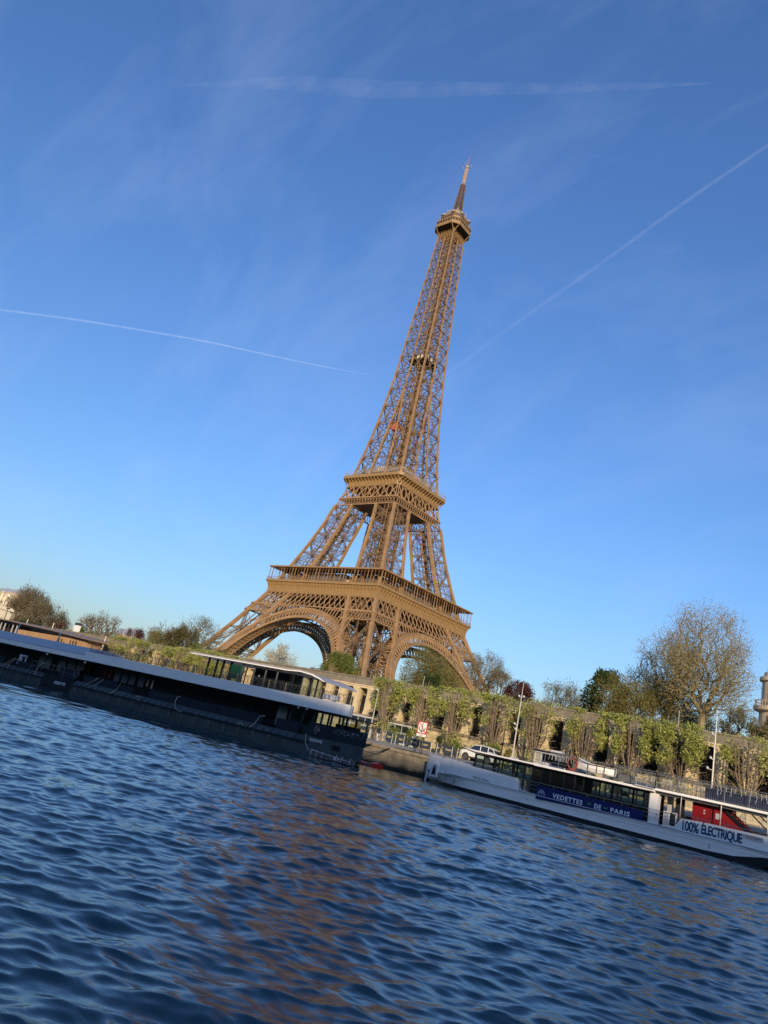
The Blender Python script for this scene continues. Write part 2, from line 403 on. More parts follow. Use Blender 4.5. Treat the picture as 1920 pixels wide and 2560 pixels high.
for f in range(4): arch(f)
# coved galleries
mb = MB(); ring(mb, [(33.6, 51.2), (34.6, 51.3), (34.7, 52.1), (34.55, 52.2), (34.6, 53.2), (34.75, 54.2), (35.05, 55.2), (35.3, 55.8), (35.3, 56.0), (35.9, 56.2), (35.9, 57.2), (31, 57.3), (11.5, 57.3), (11.5, 55.8), (33.6, 55.6), (33.6, 51.2)])
mb.obj('gallery_frieze', M_iron2, tower)
def corbel(mb, u, f):
    P_ = lambda o_, z: [T(u, -o_, z), T(o_, u, z), T(-u, o_, z), T(-o_, -u, z)][f]
    mb.bar(P_(34.7, 53.2), P_(35.0, 54.8), .32, .35, up=FN[f]); mb.bar(P_(35.0, 54.8), P_(35.6, 55.9), .5, .7, up=FN[f])
    mb.bar(P_(34.62, 51.4), P_(34.66, 53.2), .22, .2, up=FN[f])
def repeat_parts(name, fn, us, M):
    for f in (0, 1):
        c0 = None
        for u in us:
            if c0 is None: mb = MB(); fn(mb, 0., f); c0 = c = mb.obj(name, M, tower)
            else: c = c0.copy(); COL.objects.link(c); c.parent = tower
            c.location = (u, 0, 0) if f == 0 else (0, u, 0)
    mb = MB()
    for f in (2, 3):
        for u in us: fn(mb, u, f)
    tag(mb.obj(name, M, tower), kind='stuff')
repeat_parts('corbel', corbel, [-33.9+i*67.8/34 for i in range(35)], M_iron2)
mb = MB()
for f in range(4):
    P_ = lambda u, o_, z: [T(u, -o_, z), T(o_, u, z), T(-u, o_, z), T(-o_, -u, z)][f]
    mb.bar(P_(-35.7, 35.7, 58.4), P_(35.7, 35.7, 58.4), .14); mb.bar(P_(-35.7, 35.7, 57.5), P_(35.7, 35.7, 57.5), .1)
    n = 120
    for i in range(n+1): mb.bar(P_(-35.6+71.2*i/n, 35.7, 57.2), P_(-35.6+71.2*i/n, 35.7, 58.4), .05)
    for i in range(37):
        u = -35.2+70.4*i/36
        if i % 4 in (0, 1): mb.bar(P_(u, 35.4, 57.2), P_(u, 35.2, 63.3), .26, .26)
        else: mb.bar(P_(u, 35.4, 57.2), P_(u, 35.2, 63.3), .1, .1)
    for i in range(19):
        u = -30+60*i/18; mb.bar(P_(u, 30.4, 57.3), P_(u, 30.4, 63.3), .3, .3)
mb.obj('gallery_posts', M_iron, tower)
mb = MB(); ring(mb, [(35.9, 63.3), (36.0, 63.9), (27, 64.3), (27, 63.4), (35.9, 63.3)]); mb.obj('gallery_roof', M_iron, tower)
mb = MB()
for f in range(4):
    def bx(u0, u1, o0, o1, z0, z1, mi):
        c = [[T(u, -o_, z), T(o_, u, z), T(-u, o_, z), T(-o_, -u, z)][f] for z in (z0, z1) for u, o_ in ((u0, o0), (u0, o1), (u1, o1), (u1, o0))]
        mb.add(c, MB.BF, mi)
    bx(-14, 9, 24, 29.6, 57.4, 62.4, 0)
    for i in range(13): bx(-14+i*23/12-.12, -14+i*23/12+.12, 29.6, 29.75, 57.4, 62.4, 1)
    bx(-14, 9, 29.6, 29.75, 61.6, 62.4, 1); bx(10.5, 13, 27, 30.2, 57.4, 59.6, 2)
    bx(-27, -16, 22, 29, 57.4, 62.4, 3); bx(14, 27, 22, 29, 57.4, 62.4, 3); bx(-27, 27, 19.6, 20.4, 57.4, 63.2, 3)
    for i in range(8): bx(14.5+i*1.6, 15.4+i*1.6, 29, 29.1, 57.6, 61.8, 0 if i % 3 else 1); bx(-26.5+i*1.3, -25.8+i*1.3, 29, 29.1, 57.6, 61.8, 0 if i % 2 else 1)
mb.obj('pavilion', [M_glass_t, M_iron, M_cream, M_dark], tower)
mb = MB()      # reddish inner galleries seen between the posts
for f in range(4):
    P_ = lambda u, o_, z: [T(u, -o_, z), T(o_, u, z), T(-u, o_, z), T(-o_, -u, z)][f]
    for i in range(24): mb.bar(P_(-28+56*i/23, 26.8, 57.3), P_(-28+56*i/23, 26.8, 63.3), .25)
    for i in range(0, 23, 2): mb.bar(P_(-28+56*i/23, 26.8, 57.3), P_(-28+56*(i+1)/23, 26.8, 62.5), .2)
mb.obj('inner_screen', M_iron, tower)
# second platform
mb = MB(); ring(mb, [(16.6, 111.2), (17.4, 111.3), (17.4, 111.9), (17.25, 112), (17.35, 113.4), (17.6, 114.5), (17.8, 114.8), (19.4, 115.2), (19.4, 116.7), (19.0, 116.8), (3.2, 116.8), (3.2, 115.2), (16.6, 115.0), (16.6, 111.2)], 1.6); mb.obj('deck_cove', M_iron2, tower)
def bracket(mb, u, f):
    P_ = lambda o_, z: [T(u, -o_, z), T(o_, u, z), T(-u, o_, z), T(-o_, -u, z)][f]
    mb.bar(P_(17.3, 112.3), P_(18.0, 114.2), .25, .5, up=FN[f]); mb.bar(P_(17.9, 114.0), P_(19.3, 115.25), .25, .7, up=FN[f]); mb.bar(P_(17.3, 112.3), P_(17.6, 115.25), .3, .3, up=FN[f])
repeat_parts('bracket', bracket, [-17+34*i/16 for i in range(17)], M_iron2)
M_netting = mat('railing_steel', (.42, .38, .32), .5, .2)
mb = MB()
for f in range(4):
    P_ = lambda u, o_, z: [T(u, -o_, z), T(o_, u, z), T(-u, o_, z), T(-o_, -u, z)][f]
    for z in (117.4, 118.0, 119.0): mb.bar(P_(-17.7, 19.2, z), P_(17.7, 19.2, z), .09)
    for i in range(60): mb.bar(P_(-17.7+35.4*i/59, 19.2, 116.8), P_(-17.7+35.4*i/59, 19.2, 119.0), .07)
    for z in (117.4, 119.0): mb.bar(P_(17.7, 19.2, z), [T(19.2, -17.7, z), T(17.7, 19.2, z), T(-19.2, 17.7, z), T(-17.7, -19.2, z)][f], .09)
    for z in (122.2, 123.2): mb.bar(P_(-12, 12.9, z), P_(12, 12.9, z), .12)
    for i in range(40): mb.bar(P_(-12.6+25.2*i/39, 12.9, 121.5), P_(-12.6+25.2*i/39, 12.9, 123.2), .1)
mb.obj('deck_railing', M_netting, tower)
mb = MB(); mb.box(-11, 11, -11, 11, 116.9, 120.4, 1)
for f in range(4):
    def bx(u0, u1, o0, o1, z0, z1, mi):
        c = [[T(u, -o_, z), T(o_, u, z), T(-u, o_, z), T(-o_, -u, z)][f] for z in (z0, z1) for u, o_ in ((u0, o0), (u0, o1), (u1, o1), (u1, o0))]
        mb.add(c, MB.BF, mi)
    for i in range(9):
        u = -10.8+i*2.4
        if i % 3 != 1: bx(u, u+1.9, 11, 11.3, 117.5, 120.2, 0)
    bx(-13, 13, 10.5, 13.0, 120.5, 121.4, 2)
    bx(-7, -2, 7, 9.6, 121.4, 125.0, 0); bx(3, 7, 7, 9.4, 121.4, 124.0, 0); bx(-2, 1, 6, 8, 121.4, 127, 2)
    for i in range(14): bx(-6.5+i, -6.3+i, 9.4, 9.6, 121.4, 124.5 if i % 2 else 127, 2)
mb.obj('deck_building', [M_cream, M_dark, M_iron], tower)
# lift shafts between platforms, seen through the legs
for sx in (-1, 1):
    for sy in (-1, 1):
        mb = MB()
        for k in (.35, .65):
            for k2 in (.35, .65):
                pts = []
                for z in np.linspace(57.5, 116, 8):
                    h, i_ = H(z), I(z); pts.append(T(sx*(i_+(h-i_)*k), sy*(i_+(h-i_)*k2), z))
                for a, b in zip(pts, pts[1:]): mb.bar(a, b, .35)
        zz = np.arange(58, 115, 2.6)
        for z in zz:
            h, i_ = H(z), I(z); q = [T(sx*(i_+(h-i_)*a), sy*(i_+(h-i_)*b), z) for a, b in ((.35, .35), (.65, .35), (.65, .65), (.35, .65))]
            for a, b in zip(q, q[1:]+q[:1]): mb.bar(a, b, .2)
        mb.obj('lift_shaft', M_iron, tower)
# upper shaft
nodes = [116.8, 127.9, 137.4, 148.2, 159, 169.3, 179.2, 189.4, 199.2, 207.8, 216.2, 224.4, 232.2, 239.7, 246.5, 253.3, 260.1, 265.3]
mb = MB()
def cw_(z): return float(np.interp(z, [117, 200, 276], [1.0, .75, .5]))
zz = np.linspace(116.8, 268.8, 60)
def chord(fn, wf, z_to=300., z_from=0.):
    mb = MB()
    for z0, z1 in zip(zz, zz[1:]):
        if z_from <= z0 < z_to: mb.bar(fn(z0), fn(z1), cw_(z0)*wf, up=(1, 0, 0))
    mb.obj('chord', M_iron, tower)
for sx in (-1, 1):
    for sy in (-1, 1):
        chord(lambda z: (sx*H(z), sy*H(z), z), 1); chord(lambda z: (sx*I(z), sy*I(z), z), .7, 170)
for f in range(4):
    for s_ in (-1, 1): chord(lambda z: face_pts(f, s_*I(z), z), .8, 172)
    chord(lambda z: face_pts(f, 0, z), .85, 300, 172)
mb = MB()
for z0, z1 in zip(nodes, nodes[1:]):
    w_ = float(np.interp(z0, [117, 265], [.75, .42])); t_ = float(np.interp(z0, [117, 265], [.2, .14]))
    for f in range(4):
        i0, i1, h0, h1 = (I(z0), I(z1), H(z0), H(z1))
        if z0 >= 168: i0 = i1 = 0
        for s in (-1, 1):
            a, b, c, d = face_pts(f, s*i0, z0), face_pts(f, s*h0, z0), face_pts(f, s*i1, z1), face_pts(f, s*h1, z1)
            mb.bar(a, d, w_*.8, t_, up=FN[f]); mb.bar(b, c, w_*.8, t_, up=FN[f]); mb.bar(a, b, t_, w_*.7, up=FN[f])
            m_ = (a+b+c+d)/4; mb.bar((a+c)/2, (b+d)/2, .16); mb.bar((a+b)/2, (c+d)/2, .16)
            for q in (a, b): # gusset plates
                g_ = FN[f]*.1; mb.bar(q-T(0, 0, w_*1.1)+g_, q+T(0, 0, w_*1.1)+g_, w_*2.0, .12, up=FN[f])
        if i0 > .8:
            a, b, c, d = face_pts(f, -i0, z0), face_pts(f, i0, z0), face_pts(f, -i1, z1), face_pts(f, i1, z1)
            truss(mb, a, b, .7, .18, FN[f]); mb.bar(a, d, .2); mb.bar(b, c, .2)
    # inner diaphragms
    h = H(z0); i_ = I(z0) if z0 < 168 else 0
    for s in (-1, 1):
        truss(mb, T(s*h, s*h, z0), T(-s*h, s*h, z0)*.0+T(0, 0, z0), .6, .15, T(0, 0, 1)); truss(mb, T(s*h, -s*h, z0), T(0, 0, z0), .6, .15, T(0, 0, 1))
        mb.bar((s*h, i_, z0), (-s*h, i_, z0), .2); mb.bar((i_, s*h, z0), (i_, -s*h, z0), .2)
        zq = z1; hq = H(z1); mb.bar((s*h, s*h, z0), (0, 0, z1), .18); mb.bar((s*h, -s*h, z0), (0, 0, z1), .18)
        mb.bar((s*h, 0, z0), (s*2, s*2, z1), .2); mb.bar((0, s*h, z0), (s*2, -s*2, z1), .2)
        if i_ > 1:
            for t in (-1, 1):
                mb.bar((s*i_, t*i_, z0), (s*h, t*hq, z1), .22); mb.bar((s*i_, t*i_, z0), (s*i_, t*h, z1), .2); mb.bar((s*i_, t*i_, z0), (s*h, t*i_, z1), .2)
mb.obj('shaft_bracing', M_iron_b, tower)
mb = MB()
M_guide = mat('lift_guides', (.45, .36, .25), .5)
for x, y in ((-2, -2), (2, -2), (2, 2), (-2, 2), (-3.2, -3.2), (3.2, -3.2), (0, -2.6), (2.6, 0)):
    k = 1.0
    mb.bar((x, y, 117), (x*.7, y*.7, 274), .42 if abs(x) != 2 else .3)
z = 118.
while z < 272:
    k = np.interp(z, [117, 274], [1, .7]); q = [T(a*k, b*k, z) for a, b in ((-2, -2), (2, -2), (2, 2), (-2, 2))]
    for i in range(4): mb.bar(q[i], q[(i+1) % 4], .16); mb.bar(q[i], q[(i+1) % 4]+T(0, 0, 2.4), .12)
    z += 2.4
mb.obj('lift_guides', [M_iron], tower)
mb = MB()     # pale cable casings in the heart of the shaft
for x, y in ((-1.2, -2.3), (2.3, -1.2)):
    z = 124.
    while z < 262: mb.bar((x, y, z), (x*.98, y*.98, z+4.2), .38); z += 6.9
mb.obj('cable_casings', M_guide, tower)
M_redcab = mat('red_lift', (.55, .13, .07), .5)
mb = MB(); mb.box(-5.6, -2.8, -6.8, -4.2, 147.2, 151.6); mb.box(-5.8, -2.6, -7.0, -4.0, 151.6, 151.9); mb.obj('lift_cabin', M_redcab, tower)
mb = MB(); mb.box(-5.6, 5.6, -5.6, 5.6, 188.6, 189.0, 1); mb.box(-5.2, 5.2, -5.2, 5.2, 189, 192.0, 1)
for f in range(4):
    for u0, u1 in ((-5.2, -2.6), (-1.0, 1.2), (2.6, 4.8)):
        c = [[T(u, -o_, z), T(o_, u, z), T(-u, o_, z), T(-o_, -u, z)][f] for z in (189.6, 191.8) for u, o_ in ((u0*.8, 5.2), (u0*.8, 5.3), (u1*.8, 5.3), (u1*.8, 5.2))]
        mb.add(c, MB.BF, 0)
mb.obj('halfway_landing', [M_cream, M_dark], tower)
# summit
mb = MB(); z = 265.3
for f in range(4):
    b_ = belt(265.3, 268.6, f, .35, 1.3, .16, off=.1); mb.v += b_.v; mb.f += [tuple(i+mb.n for i in q) for q in b_.f]; mb.m += b_.m; mb.n += b_.n
    for u in (-5, -3.7, -2.5, -1.25, 0, 1.25, 2.5, 3.7, 5):
        mb.bar(face_pts(f, u, 268.6), face_pts(f, u, 274), .18)
        if u < 4.9: mb.bar(face_pts(f, u, 268.8), face_pts(f, u+1.25, 272.6), .12); mb.bar(face_pts(f, u+1.25, 268.8), face_pts(f, u, 272.6), .12)
for sx in (-1, 1):
    for sy in (-1, 1):
        for a, b in ((8.5, 5.3), (5.3, 8.5)):
            pts = [T(sx*(5.2+(a-5.2)*t**2.2), sy*(5.2+(b-5.2)*t**2.2), 268.4+5.9*t) for t in np.linspace(0, 1, 8)]
            for p, q in zip(pts, pts[1:]): mb.bar(p, q, .42, .42)
mb.obj('summit_brackets', M_iron2, tower)
mb = MB(); ring(mb, [(5, 274.1), (8.5, 274.2), (8.65, 274.3), (8.65, 275.0), (8.75, 275.1), (8.75, 276.0), (8.5, 276.1), (8.5, 278.0), (8.7, 278.05), (8.7, 278.7), (5, 278.9), (.1, 279)], 3.3)
mb.obj('summit_cabin', M_cream if False else M_iron2, tower)
mb = MB(); ring(mb, [(5.2, 274.0), (8.3, 274.05)], 3.3)
P8 = lambda o_, c, z: [T(-o_+c, -o_, z), T(o_-c, -o_, z), T(o_, -o_+c, z), T(o_, o_-c, z), T(o_-c, o_, z), T(-o_+c, o_, z), T(-o_, o_-c, z), T(-o_, -o_+c, z)]
lo = P8(8.53, 3.3, 276.25); hi = P8(8.53, 3.3, 277.85)
for i in range(8):
    a, b, c, d = lo[i], lo[(i+1) % 8], hi[(i+1) % 8], hi[i]; n = 6 if np.linalg.norm(b-a) > 6 else 3
    for k in range(n):
        t0, t1 = (k+.12)/n, (k+.88)/n; mb.quad(a+(b-a)*t0, a+(b-a)*t1, d+(c-d)*t1, d+(c-d)*t0)
mb.obj('summit_windows', M_dark, tower)
mb = MB(); ring(mb, [(5.6, 278.8), (5.6, 282.4), (6.8, 282.8), (6.9, 283.6), (4, 283.7), (.1, 283.8)], 2.2, 0)
for i in range(8): 
    a, b = P8(8.5, 3.3, 0)[i], P8(8.5, 3.3, 0)[(i+1) % 8]
    for k in range(7):
        p = a+(b-a)*k/7; mb.bar(p+T(0, 0, 278.8), p*.97+T(0, 0, 281.4), .09, mi=1)
    mb.bar(a+T(0, 0, 280.2), b+T(0, 0, 280.2), .1, mi=1); mb.bar(a*.97+T(0, 0, 281.4), b*.97+T(0, 0, 281.4), .1, mi=1)
mb.obj('summit_gallery', [M_iron, M_netting], tower)
M_dish = mat('pale_aerial', (.40, .35, .28), .5)
mb = MB(); r3 = random.Random(3)
for (x, y) in ((-6.6, -3.5), (-3.5, -6.6), (6.6, -3.5), (3.5, -6.6), (6.6, 3.6), (-6.6, 3.6)):
    mb.lathe((x, y, 282.9), [(.1, 0), (1.5, .1), (1.55, .5), (.1, .7)], 12)
for i in range(90):
    a = r3.uniform(0, 6.283); r_ = r3.uniform(3, 7.2); x, y = r_*math.cos(a), r_*math.sin(a); h = r3.uniform(1, 3.4)
    mb.bar((x, y, 283.5), (x, y, 283.5+h), r3.uniform(.06, .2))
    if i % 4 == 0: mb.box(x-.25, x+.25, y-.25, y+.25, 283.6+h*.5, 284.3+h*.5)
for z, r_ in ((284.8, 6.8), (285.9, 6.2), (287.4, 4.6)):
    n = 24
    for k in range(n): mb.bar((r_*math.cos(k*6.2832/n), r_*math.sin(k*6.2832/n), z), (r_*math.cos((k+1)*6.2832/n), r_*math.sin((k+1)*6.2832/n), z), .12)
mb.obj('summit_aerials', M_dish, tower)
mb = MB()
for k in range(4):      # arched ribs of the lantern
    a = math.pi/4+k*math.pi/2; c_, s_ = math.cos(a), math.sin(a)
    pts = [T(c_*r_, s_*r_, z) for r_, z in ((4.6, 283.8), (4.3, 287), (3.4, 289.6), (2.2, 291.5), (1.7, 293.5))]
    for p, q in zip(pts, pts[1:]): mb.bar(p, q, .45)
mb.lathe((0, 0, 0), [(1.9, 283.8), (1.9, 288), (2.4, 288.3), (2.4, 289), (.2, 289.4)], 12)
mb.obj('lantern', M_iron2, tower)
mb = MB()
z = 290.; 
while z < 309.5:
    h = float(np.interp(z, [290, 297, 309.5], [2.0, 1.55, 1.05])); h2 = float(np.interp(z+1.3, [290, 297, 309.5], [2.0, 1.55, 1.05]))
    q = [T(a*h, b*h, z) for a, b in ((-1, -1), (1, -1), (1, 1), (-1, 1))]; q2 = [T(a*h2, b*h2, z+1.3) for a, b in ((-1, -1), (1, -1), (1, 1), (-1, 1))]
    for i in range(4):
        mb.bar(q[i], q2[i], .2); mb.bar(q[i], q[(i+1) % 4], .14); mb.bar(q[i], q2[(i+1) % 4], .12); mb.bar(q[(i+1) % 4], q2[i], .12)
        m_ = (q[i]+q[(i+1) % 4])/2; mb.bar(m_*[1, 1, 1], T(m_[0]*1.5, m_[1]*1.5, m_[2]+.2), .2); mb.bar(T(m_[0]*1.5, m_[1]*1.5, m_[2]-.4), T(m_[0]*1.5, m_[1]*1.5, m_[2]+.7), .22)
    z += 1.3
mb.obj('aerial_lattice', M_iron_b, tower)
M_mast = mat('mast_paint', (.50, .37, .27), .5)
mb = MB(); z = 309.5
mb.lathe((0, 0, 0), [(.55, 309), (.5, 321.6)], 8)
while z < 321.5:
    for k in range(6):
        a = k*math.pi/3; mb.box(.75*math.cos(a)-.2, .75*math.cos(a)+.2, .75*math.sin(a)-.2, .75*math.sin(a)+.2, z, z+.65)
    z += 1.05
mb.obj('mast', M_mast, tower)
mb = MB(); mb.lathe((0, 0, 0), [(.3, 321.6), (1.15, 321.9), (1.15, 322.8), (.3, 323)], 12)
for a in (.2, 1.77, 3.34, 4.9): mb.bar((0, 0, 322.6), (2.6*math.cos(a), 2.6*math.sin(a), 322.6), .14); mb.bar((2.6*math.cos(a), 2.6*math.sin(a), 321.8), (2.6*math.cos(a), 2.6*math.sin(a), 323.6), .2)
mb.obj('mast_collar', M_netting, tower)
mb = MB(); mb.bar((0, 0, 323), (0, 0, 327), .42); mb.bar((0, 0, 327), (0, 0, 331), .2); mb.obj('mast_tip', mat('tip_paint', (.35, .16, .12), .6), tower)
# ================================================================== EMBANKMENT WALL
M_stone = mat('embankment_stone', (.64, .51, .30), .9, noise=(.9, .22), bump=(6, .5, .03))
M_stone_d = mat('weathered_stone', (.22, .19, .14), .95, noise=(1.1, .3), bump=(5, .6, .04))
M_quayw = bpy.data.materials.new('quay_stone'); M_quayw.use_nodes = True
def quay_nodes(M, c1, c2, cm, sx, sy, low=None):
    n = M.node_tree.nodes; l = M.node_tree.links; b = n['Principled BSDF']; b.inputs['Roughness'].default_value = .9
    t = n.new('ShaderNodeTexCoord'); sp = n.new('ShaderNodeSeparateXYZ'); cb = n.new('ShaderNodeCombineXYZ'); br = n.new('ShaderNodeTexBrick')
    l.new(t.outputs['Object'], sp.inputs[0]); l.new(sp.outputs['X'], cb.inputs['X']); l.new(sp.outputs['Z'], cb.inputs['Y']); l.new(cb.outputs[0], br.inputs['Vector'])
    br.inputs['Scale'].default_value = 1; br.inputs['Brick Width'].default_value = sx; br.inputs['Row Height'].default_value = sy; br.inputs['Mortar Size'].default_value = .015
    br.inputs['Color1'].default_value = (*c1, 1); br.inputs['Color2'].default_value = (*c2, 1); br.inputs['Mortar'].default_value = (*cm, 1)
    z = n.new('ShaderNodeTexNoise'); z.inputs['Scale'].default_value = 1.3; z.inputs['Detail'].default_value = 7; l.new(t.outputs['Object'], z.inputs['Vector'])
    r = n.new('ShaderNodeMapRange'); r.inputs['From Min'].default_value = .3; r.inputs['From Max'].default_value = .7; r.inputs['To Min'].default_value = .6; r.inputs['To Max'].default_value = 1.25
    l.new(z.outputs['Fac'], r.inputs['Value']); v = n.new('ShaderNodeVectorMath'); v.operation = 'SCALE'; l.new(br.outputs['Color'], v.inputs[0]); l.new(r.outputs[0], v.inputs['Scale'])
    last = v.outputs[0]
    if low:      # wet algae line near the water
        rr = n.new('ShaderNodeMapRange'); rr.inputs['From Min'].default_value = low[0]; rr.inputs['From Max'].default_value = low[1]
        ad = n.new('ShaderNodeMath'); ad.operation = 'MULTIPLY_ADD'; ad.inputs[1].default_value = .5; l.new(z.outputs['Fac'], ad.inputs[0]); l.new(sp.outputs['Z'], ad.inputs[2])
        l.new(ad.outputs[0], rr.inputs['Value']); mxx = n.new('ShaderNodeMix'); mxx.data_type = 'RGBA'; l.new(rr.outputs[0], mxx.inputs['Factor'])
        mxx.inputs['A'].default_value = (.012, .014, .008, 1); l.new(last, mxx.inputs['B']); last = mxx.outputs['Result']
    l.new(last, b.inputs['Base Color'])
    u = n.new('ShaderNodeBump'); u.inputs['Strength'].default_value = .6; u.inputs['Distance'].default_value = .03; l.new(z.outputs['Fac'], u.inputs['Height']); l.new(u.outputs[0], b.inputs['Normal'])
quay_nodes(M_quayw, (.30, .25, .17), (.24, .20, .14), (.12, .10, .07), 1.4, .6, low=(.55, .9))
M_block = bpy.data.materials.new('ashlar_stone'); M_block.use_nodes = True
quay_nodes(M_block, (.56, .46, .28), (.46, .38, .23), (.24, .2, .13), 1.1, .42)
mb = MB()
mb.box(-900, 900, QY-.0, QY+1.2, -3, 2.195); mb.box(-900, 900, QY-.12, QY-.0, 1.9, 2.215)
mb.obj('quay_wall', M_quayw, label='grey stone quay wall rising from the river between the two moored boats', cat='wall')
ew = empty('embankment_wall', 'long sandy stone embankment wall with square piers and dark openings behind the trees', 'wall')
mb = MB(); mb.box(-400, 400, WALL_Y, WALL_Y+.5, 2.0, 5.15); mb.obj('wall_base', M_block, ew)
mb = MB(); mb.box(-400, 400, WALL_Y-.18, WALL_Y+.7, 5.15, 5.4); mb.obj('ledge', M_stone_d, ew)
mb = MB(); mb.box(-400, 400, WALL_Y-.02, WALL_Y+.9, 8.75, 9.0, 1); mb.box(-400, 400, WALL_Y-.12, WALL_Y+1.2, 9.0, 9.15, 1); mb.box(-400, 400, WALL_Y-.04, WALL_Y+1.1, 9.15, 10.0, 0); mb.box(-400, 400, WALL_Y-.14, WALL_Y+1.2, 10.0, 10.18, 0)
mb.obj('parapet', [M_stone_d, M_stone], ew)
mb = MB(); mb.box(-400, 400, WALL_Y+4.6, WALL_Y+4.8, 2, 9.1); mb.box(-400, 400, WALL_Y+.9, WALL_Y+4.8, 8.9, 9.1); mb.box(-400, 400, WALL_Y+.5, WALL_Y+4.8, 5.0, 5.2); mb.obj('back_wall', mat('tunnel_dark_grey', (.03, .028, .025), .95), ew)  # back wall, soffit and floor of the openings share one near-black tone
pier = None
for k in range(-38, 25):
    x = 163.25+2.586*k
    if pier is None:
        mb = MB(); mb.box(0, 1.06, .0, .95, 5.4, 8.75); mb.box(-.06, 1.12, -.05, .98, 5.4, 5.72); mb.box(-.05, 1.11, -.04, .97, 8.55, 8.75)
        mb.box(.25, .8, .95, 4.6, 7.9, 8.75)
        pier = mb.obj('pier', M_stone, ew, loc=(x, WALL_Y, 0))
    else:
        c = pier.copy(); COL.objects.link(c); c.parent = ew; c.location = (x, WALL_Y, 0)
M_grille = mat('grille_iron', (.05, .045, .04), .5)
gr = None
for k in range(-4, 25):
    x = 163.25+2.586*k+1.06
    if gr is None:
        mb = MB()
        for i in range(11): mb.box(.07+i*.14, .10+i*.14, .55, .58, 5.4, 8.75)
        for z in (5.6, 7.1, 8.5): mb.box(0, 1.526, .585, .61, z, z+.05)
        gr = mb.obj('grille', M_grille, ew, loc=(x, WALL_Y, 0))
    else:
        c = gr.copy(); COL.objects.link(c); c.parent = ew; c.location = (x, WALL_Y, 0)

# ================================================================== TREES
M_bark = mat('plane_bark', (.17, .13, .085), .9, noise=(1.5, .3))
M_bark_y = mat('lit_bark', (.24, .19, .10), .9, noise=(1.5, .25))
M_bark_d = mat('lime_bark', (.21, .155, .10), .9, noise=(3, .3))
def attach(P0, pts, extra_up=.0, seed=0):
    """join points to a growing tree; P0 = trunk nodes; returns nodes, parent index, radii weight"""
    nodes = [np.array(p, float) for p in P0]; par = [-1]+list(range(len(P0)-1)); plen = [0.]
    for i in range(1, len(P0)): plen.append(plen[-1]+np.linalg.norm(nodes[i]-nodes[i-1])*.3)
    base = nodes[-1]; order = np.argsort([np.linalg.norm(p-base) for p in pts])
    arr = np.zeros((len(P0)+2*len(pts)+4, 3)); arr[:len(P0)] = nodes; pl = np.zeros(len(arr)); pl[:len(P0)] = plen; n = len(P0); n0 = max(0, len(P0)-3)
    for o in order:
        p = pts[o]; d = np.linalg.norm(arr[n0:n]-p, axis=1)
        dz = np.maximum(0, arr[n0:n, 2]-p[2])
        j = int(np.argmin(d+.35*pl[n0:n]+dz*.8))+n0
        L = d[j-n0]
        if L > .01:
            m_ = (arr[j]+p)/2; m_[2] += .08*L; m_ += rng.normal(0, .05*L, 3)
            arr[n] = m_; par.append(j); pl[n] = pl[j]+L/2; n += 1
            arr[n] = p; par.append(n-1); pl[n] = pl[j]+L; n += 1
    wgt = np.zeros(n)
    ch = np.zeros(n, int)
    for i in range(n-1, 0, -1):
        if wgt[i] == 0: wgt[i] = 1
        wgt[par[i]] += wgt[i]
    return arr[:n], par, wgt
def skeleton_mesh(mb, nodes, par, wgt, rtip, rtrunk, pw=.46, minr=0.):
    r = rtip*wgt**pw; r = np.minimum(r, rtrunk)
    for i in range(1, len(nodes)):
        a, b = nodes[par[i]], nodes[i]; d = b-a; L = np.linalg.norm(d)
        if L < 1e-4: continue
        d /= L; u = np.array([0, 0, 1.]) if abs(d[2]) < .9 else np.array([1., 0, 0]); x = np.cross(d, u); x /= np.linalg.norm(x); y = np.cross(d, x)
        n = 3 if r[i] < .06 else 6; ra = min(r[par[i]], r[i]*1.6); rb = r[i]
        V = [a+ra*(x*math.cos(t)+y*math.sin(t)) for t in np.linspace(0, 2*math.pi, n, False)]+[b+rb*(x*math.cos(t)+y*math.sin(t)) for t in np.linspace(0, 2*math.pi, n, False)]
        mb.add(V, [(k, (k+1) % n, n+(k+1) % n, n+k) for k in range(n)])
def leaves_obj(name, C, size, M, parent, n_out=None, flat=.0):
    """one small bent leaf-clump quad per point of C (vectorised)"""
    n = len(C); a = rng.normal(0, 1, (n, 3)); a /= np.linalg.norm(a, axis=1)[:, None]
    b = rng.normal(0, 1, (n, 3)); b -= a*(a*b).sum(1)[:, None]; b /= np.linalg.norm(b, axis=1)[:, None]
    s = (size*rng.uniform(.6, 1.35, n))[:, None]; nn = np.cross(a, b)
    V = np.stack([C-a*s, C-b*s*.62+nn*s*.18, C+a*s, C+b*s*.62+nn*s*.18], 1).reshape(-1, 3).astype(np.float32)
    me = bpy.data.meshes.new(name); me.vertices.add(4*n); me.vertices.foreach_set('co', V.ravel())
    me.loops.add(4*n); me.loops.foreach_set('vertex_index', np.arange(4*n, dtype=np.int32)); me.polygons.add(n); me.polygons.foreach_set('loop_start', np.arange(0, 4*n, 4, dtype=np.int32)); me.polygons.foreach_set('use_smooth', np.zeros(n, bool)); me.update(calc_edges=True)
    me.materials.append(M); o = bpy.data.objects.new(name, me); COL.objects.link(o); o.parent = parent; return o
